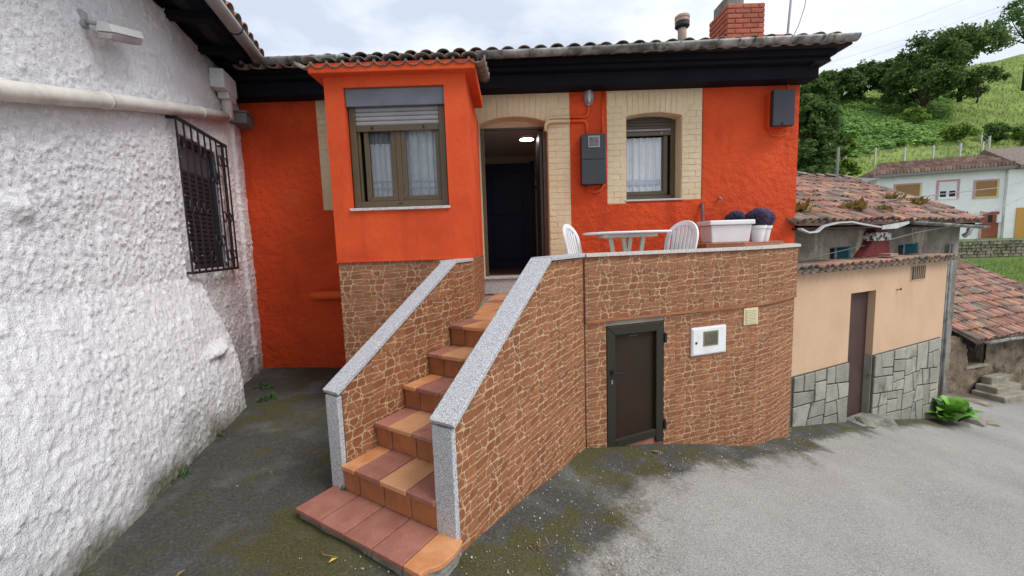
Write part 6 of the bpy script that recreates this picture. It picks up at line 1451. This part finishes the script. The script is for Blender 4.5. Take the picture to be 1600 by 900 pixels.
for k, (x, y, h, r, m, bz, lab) in enumerate(bsh): tree('hillside_bush', lab, x, y, h, r, m, 500+k, trunk_h=.2, n=30, per=70, size=.17, base=bz if bz else on(x, y), group='bushes on the hillside', cat='bush')
# fence of concrete posts
fe = thing('hillside_fence', 'wire fence on pale concrete posts across the hillside', 'fence', (46, 47, on(46, 47)))
fps = []
for px_, y in ((.804, 47), (.875, 47.2), (.945, 47.5), (1.013, 47.8), (1.077, 48), (1.13, 48.3), (1.145, 50.5), (1.125, 52.8), (1.10, 55)):
    x = px_*y; z = on(x, y); fps.append(Vector((x, y, z))); b = MB(); b.box(x-.075, x+.075, y-.075, y+.075, z-.3, z+1.75, CONCPOST); b.build('post', fe)
for h in (.5, 1.0, 1.5):
    tb('wire', fe, [p+Vector((0, 0, h)) for p in fps], .012, CONCPOST, 4)
# leaning rotten posts and plank behind the old roof
o = tb('leaning_post', None, [(24.0, 32.5, 4.4), (25.3, 32.3, 6.3)], .10, GREYWOOD, 6); tag(o, 'leaning rotten post behind the old tile roof', 'post')
o = tb('fence_stump', None, [(26.3, 33.5, 4.2), (26.35, 33.5, 8.6)], .09, GREYWOOD, 6); tag(o, 'thin upright weathered stake behind the old tile roof', 'stake')
sp = thing('shed_roof', 'edge of a low grey corrugated shed roof behind the old house', 'shed', (24.5, 31, 4.0))
b = MB(); b.prism([(22.4, 31, 4.75), (27.6, 31, 5.75), (27.6, 34, 6.3), (22.4, 34, 5.2)], (0, 0, -.12), GREYWOOD); b.build('roof', sp)
b = MB(); b.box(22.6, 27.4, 31.3, 33.8, 1.0, 4.7, GREYWOOD); b.build('wall', sp)

# ------------------------------------------------------------------ overhead wires
def wire(name, label, pts, r, grp):
    o = tb(name, None, pts, r, WIRE, 5); tag(o, label, 'cable', grp)
for k, (x0, z0, x1, z1) in enumerate(((21.5, 13.35, 46.7, 21.4), (21.9, 12.95, 48.0, 21.8), (22.7, 12.55, 50, 20.9), (23.1, 12.25, 50, 20.4), (20.2, 13.9, 44, 22.3))):
    n = 14; pts = [(x0+(x1-x0)*i/n, 30, z0+(z1-z0)*i/n-.8*math.sin(pi*i/n)*.6) for i in range(n+1)]
    pts = [(x*2.6, y*2.6, (z-CZ)*2.6+CZ) for x, y, z in [(12, 30, z0-(x0-12)*.30)]+pts]
    wire('power_line', ['upper', 'second', 'third', 'fourth', 'topmost faint'][k]+' thin power line crossing the sky at right', pts, .019, 'power lines')
o = tb('service_cable', None, [QP(5.3, 1.95, .2), (20, 17, 2.5), (32.4, 25.5, 4.0)], .014, WIRE, 5); tag(o, 'thin cable from the old roof end to the far white house', 'cable')
o = tb('service_cable', None, [QP(3.0, 2.3, -.2), (20, 17, 3.4), (38, 30.5, 5.2)], .012, WIRE, 5); tag(o, 'thin cable passing in front of the far white house windows', 'cable')

# ------------------------------------------------------------------ plants, rocks and litter at ground level
hx, hy = 7.74, 7.0; hzz = float(gz(hx, hy))
ho = thing('broad_leaf_plant', 'clump of broad glossy green leaves at the corner of the peach building', 'plant', (hx, hy, hzz))
RH = random.Random(9)
def leaf(name, parent, base, az, el, ln, wd, m, droop=.5, seg=5):
    b = MB(); d = Vector((math.cos(az), math.sin(az), 0)); s_ = Vector((-d.y, d.x, 0)); vs = []
    for i in range(seg+1):
        t = i/seg; p = Vector(base)+d*ln*t*math.cos(el)+Vector((0, 0, ln*(math.sin(el)*t-droop*t*t))); w = wd*(math.sin(pi*min(1, t*.93+.05))**.75); cup = .25*w
        vs += [p-s_*w+Vector((0, 0, cup)), p, p+s_*w+Vector((0, 0, cup))]
    fs = [(i*3+k, i*3+k+1, i*3+k+4, i*3+k+3) for i in range(seg) for k in (0, 1)]
    b.add(vs, fs, m); return b.build(name, parent, smooth=True, recalc=False)
for i in range(46):
    az = RH.uniform(0, 2*pi); el = RH.uniform(.7, 1.45); r_ = RH.uniform(0, .14)
    leaf('leaf', ho, (hx+math.cos(az)*r_, hy+math.sin(az)*r_, hzz+RH.uniform(.02, .22)), az+RH.uniform(-.4, .4), el, RH.uniform(.34, .56), RH.uniform(.09, .13), HOSTA, RH.uniform(.25, .6))
def rock(label, x, y, s_, seed, flat=.6, m=STEPS):
    R = np.random.default_rng(seed); bm = bmesh.new(); bmesh.ops.create_icosphere(bm, subdivisions=2, radius=1)
    for v in bm.verts:
        k = 1+.35*(fbm(np.array([v.co.x*1.3+seed]), np.array([v.co.y*1.3]), np.array([v.co.z*1.3]), o=3, s=seed)[0]-.5)*2; v.co *= k; v.co.x *= s_[0]; v.co.y *= s_[1]; v.co.z *= s_[2]*flat
    me = bpy.data.meshes.new('rock'); bm.to_mesh(me); bm.free(); me.materials.append(m); o = place('rock', me); o.location = (x, y, float(gz(x, y))+s_[2]*.15); o.rotation_euler.z = seed; tag(o, label, 'rock')
rock('grey boulder right of the broad-leaved plant', 8.55, 7.32, (.20, .16, .22), 3); rock('flat pale slab lying before the peach door', 5.78, 6.10, (.38, .12, .06), 1.0 and 4, m=CONC)
rock('small rock at the lane edge past the plant', 8.95, 7.45, (.18, .12, .08), 6); rock('lump of old concrete against the peach skirting', 5.35, 6.02, (.16, .10, .10), 8)
rock('low stone by the cottage steps', 10.9, 9.3, (.3, .2, .12), 11)
wl_ = [((-2.86, 4.55), 20, .10, 'dark fern in the corner where white wall meets orange wall'), ((-3.15, 4.95), 16, .09, 'small weed tuft behind the white buttress'), ((-2.60, 2.95), 26, .075, 'grass tuft at the foot of the white wall, nearest the steps'), ((-2.78, 3.65), 16, .09, 'tiny grass tuft along the white wall base')]
for k, ((x, y), n, s_, lab) in enumerate(wl_): weeds('weed', lab, (x+.02, y, float(gz(x, y))+.01), n, s_, WEED, 'weed', 700+k, 'weeds along the white wall', spread=.04, wd=.10 if k > 1 else .2)
weeds('dry_grass_tuft', 'straw-coloured dry tuft on the moss right of the steps', (.10, 2.28, float(gz(.10, 2.28))+.01), 22, .065, DRYG, 'dry grass', 720, spread=.02, wd=.05)
weeds('weed', 'little green sprig on the bottom tread beside the left granite post', (*P(.03, -.0, 0)[:2], ZP+.002), 16, .04, WEED, 'weed', 721, spread=.02)
def litter(name, label, x, y, s_, m, seed):
    b = MB(); R = random.Random(seed); z = float(gz(x, y))+.012; a = R.random()*6; d = Vector((math.cos(a), math.sin(a), 0)); e = Vector((-d.y, d.x, 0)); c = Vector((x, y, z))
    b.add([c-d*s_, c+e*s_*.4+Vector((0, 0, .008)), c+d*s_, c-e*s_*.4+Vector((0, 0, .006))], [(0, 1, 2), (0, 2, 3)], m); o = b.build(name); tag(o, label, 'leaf')
litter('fallen_leaf', 'yellow fallen leaf on the ground in front of the bottom step', -1.02, 2.06, .025, mat('yellow_leaf', (.55, .40, .05), .7), 1)
litter('fallen_leaf', 'brown dry leaf below the cellar door sill', 1.35, 3.80, .05, DRYG, 2); litter('fallen_leaf', 'pale fallen leaf at the left in the alley', -1.8, 2.0, .03, DRYG, 3)
o = tb('twig', None, [(-1.13, 2.14, .05), (-1.09, 2.10, .056), (-1.0, 2.08, .052)], .003, DRYG, 5); tag(o, 'thin pale twig on the ground before the bottom step', 'twig')
# loose grit
RG = np.random.default_rng(77); n = 5200; x = np.concatenate([RG.uniform(-2.4, 4.2, n), RG.uniform(-2.5, -.6, 300)]); y = np.concatenate([RG.uniform(1.3, 5.6, n), RG.uniform(1.6, 5.0, 300)])
ok = RG.random(len(x)) < np.clip(1.3-np.abs(y-(2.2+.75*x))/.9, .10, 1); ok &= (x > -.9) | (RG.random(len(x)) < .35)
x, y = x[ok], y[ok]; n = len(x); z = gz(x, y)+.006; s_ = .0035+.0055*RG.random(n)**3; V_ = []
tet = np.array([[1, 0, -.3], [-.5, .87, -.3], [-.5, -.87, -.3], [0, 0, .9]])
ang = RG.random(n)*6.28; ca_, sa_ = np.cos(ang), np.sin(ang)
V_ = np.stack([np.stack([x+s_*(tet[k, 0]*ca_-tet[k, 1]*sa_), y+s_*(tet[k, 0]*sa_+tet[k, 1]*ca_), z+s_*tet[k, 2]], -1) for k in range(4)], 1).reshape(-1, 3)
Fi = np.arange(n)[:, None]*4; F_ = np.concatenate([Fi+np.array([[0, 1, 3]]), Fi+np.array([[1, 2, 3]]), Fi+np.array([[2, 0, 3]])])
tag(place('grit', fast_mesh('grit', V_, F_, [PEBBLE])), 'loose pale grit scattered over the moss and asphalt', kind='stuff')
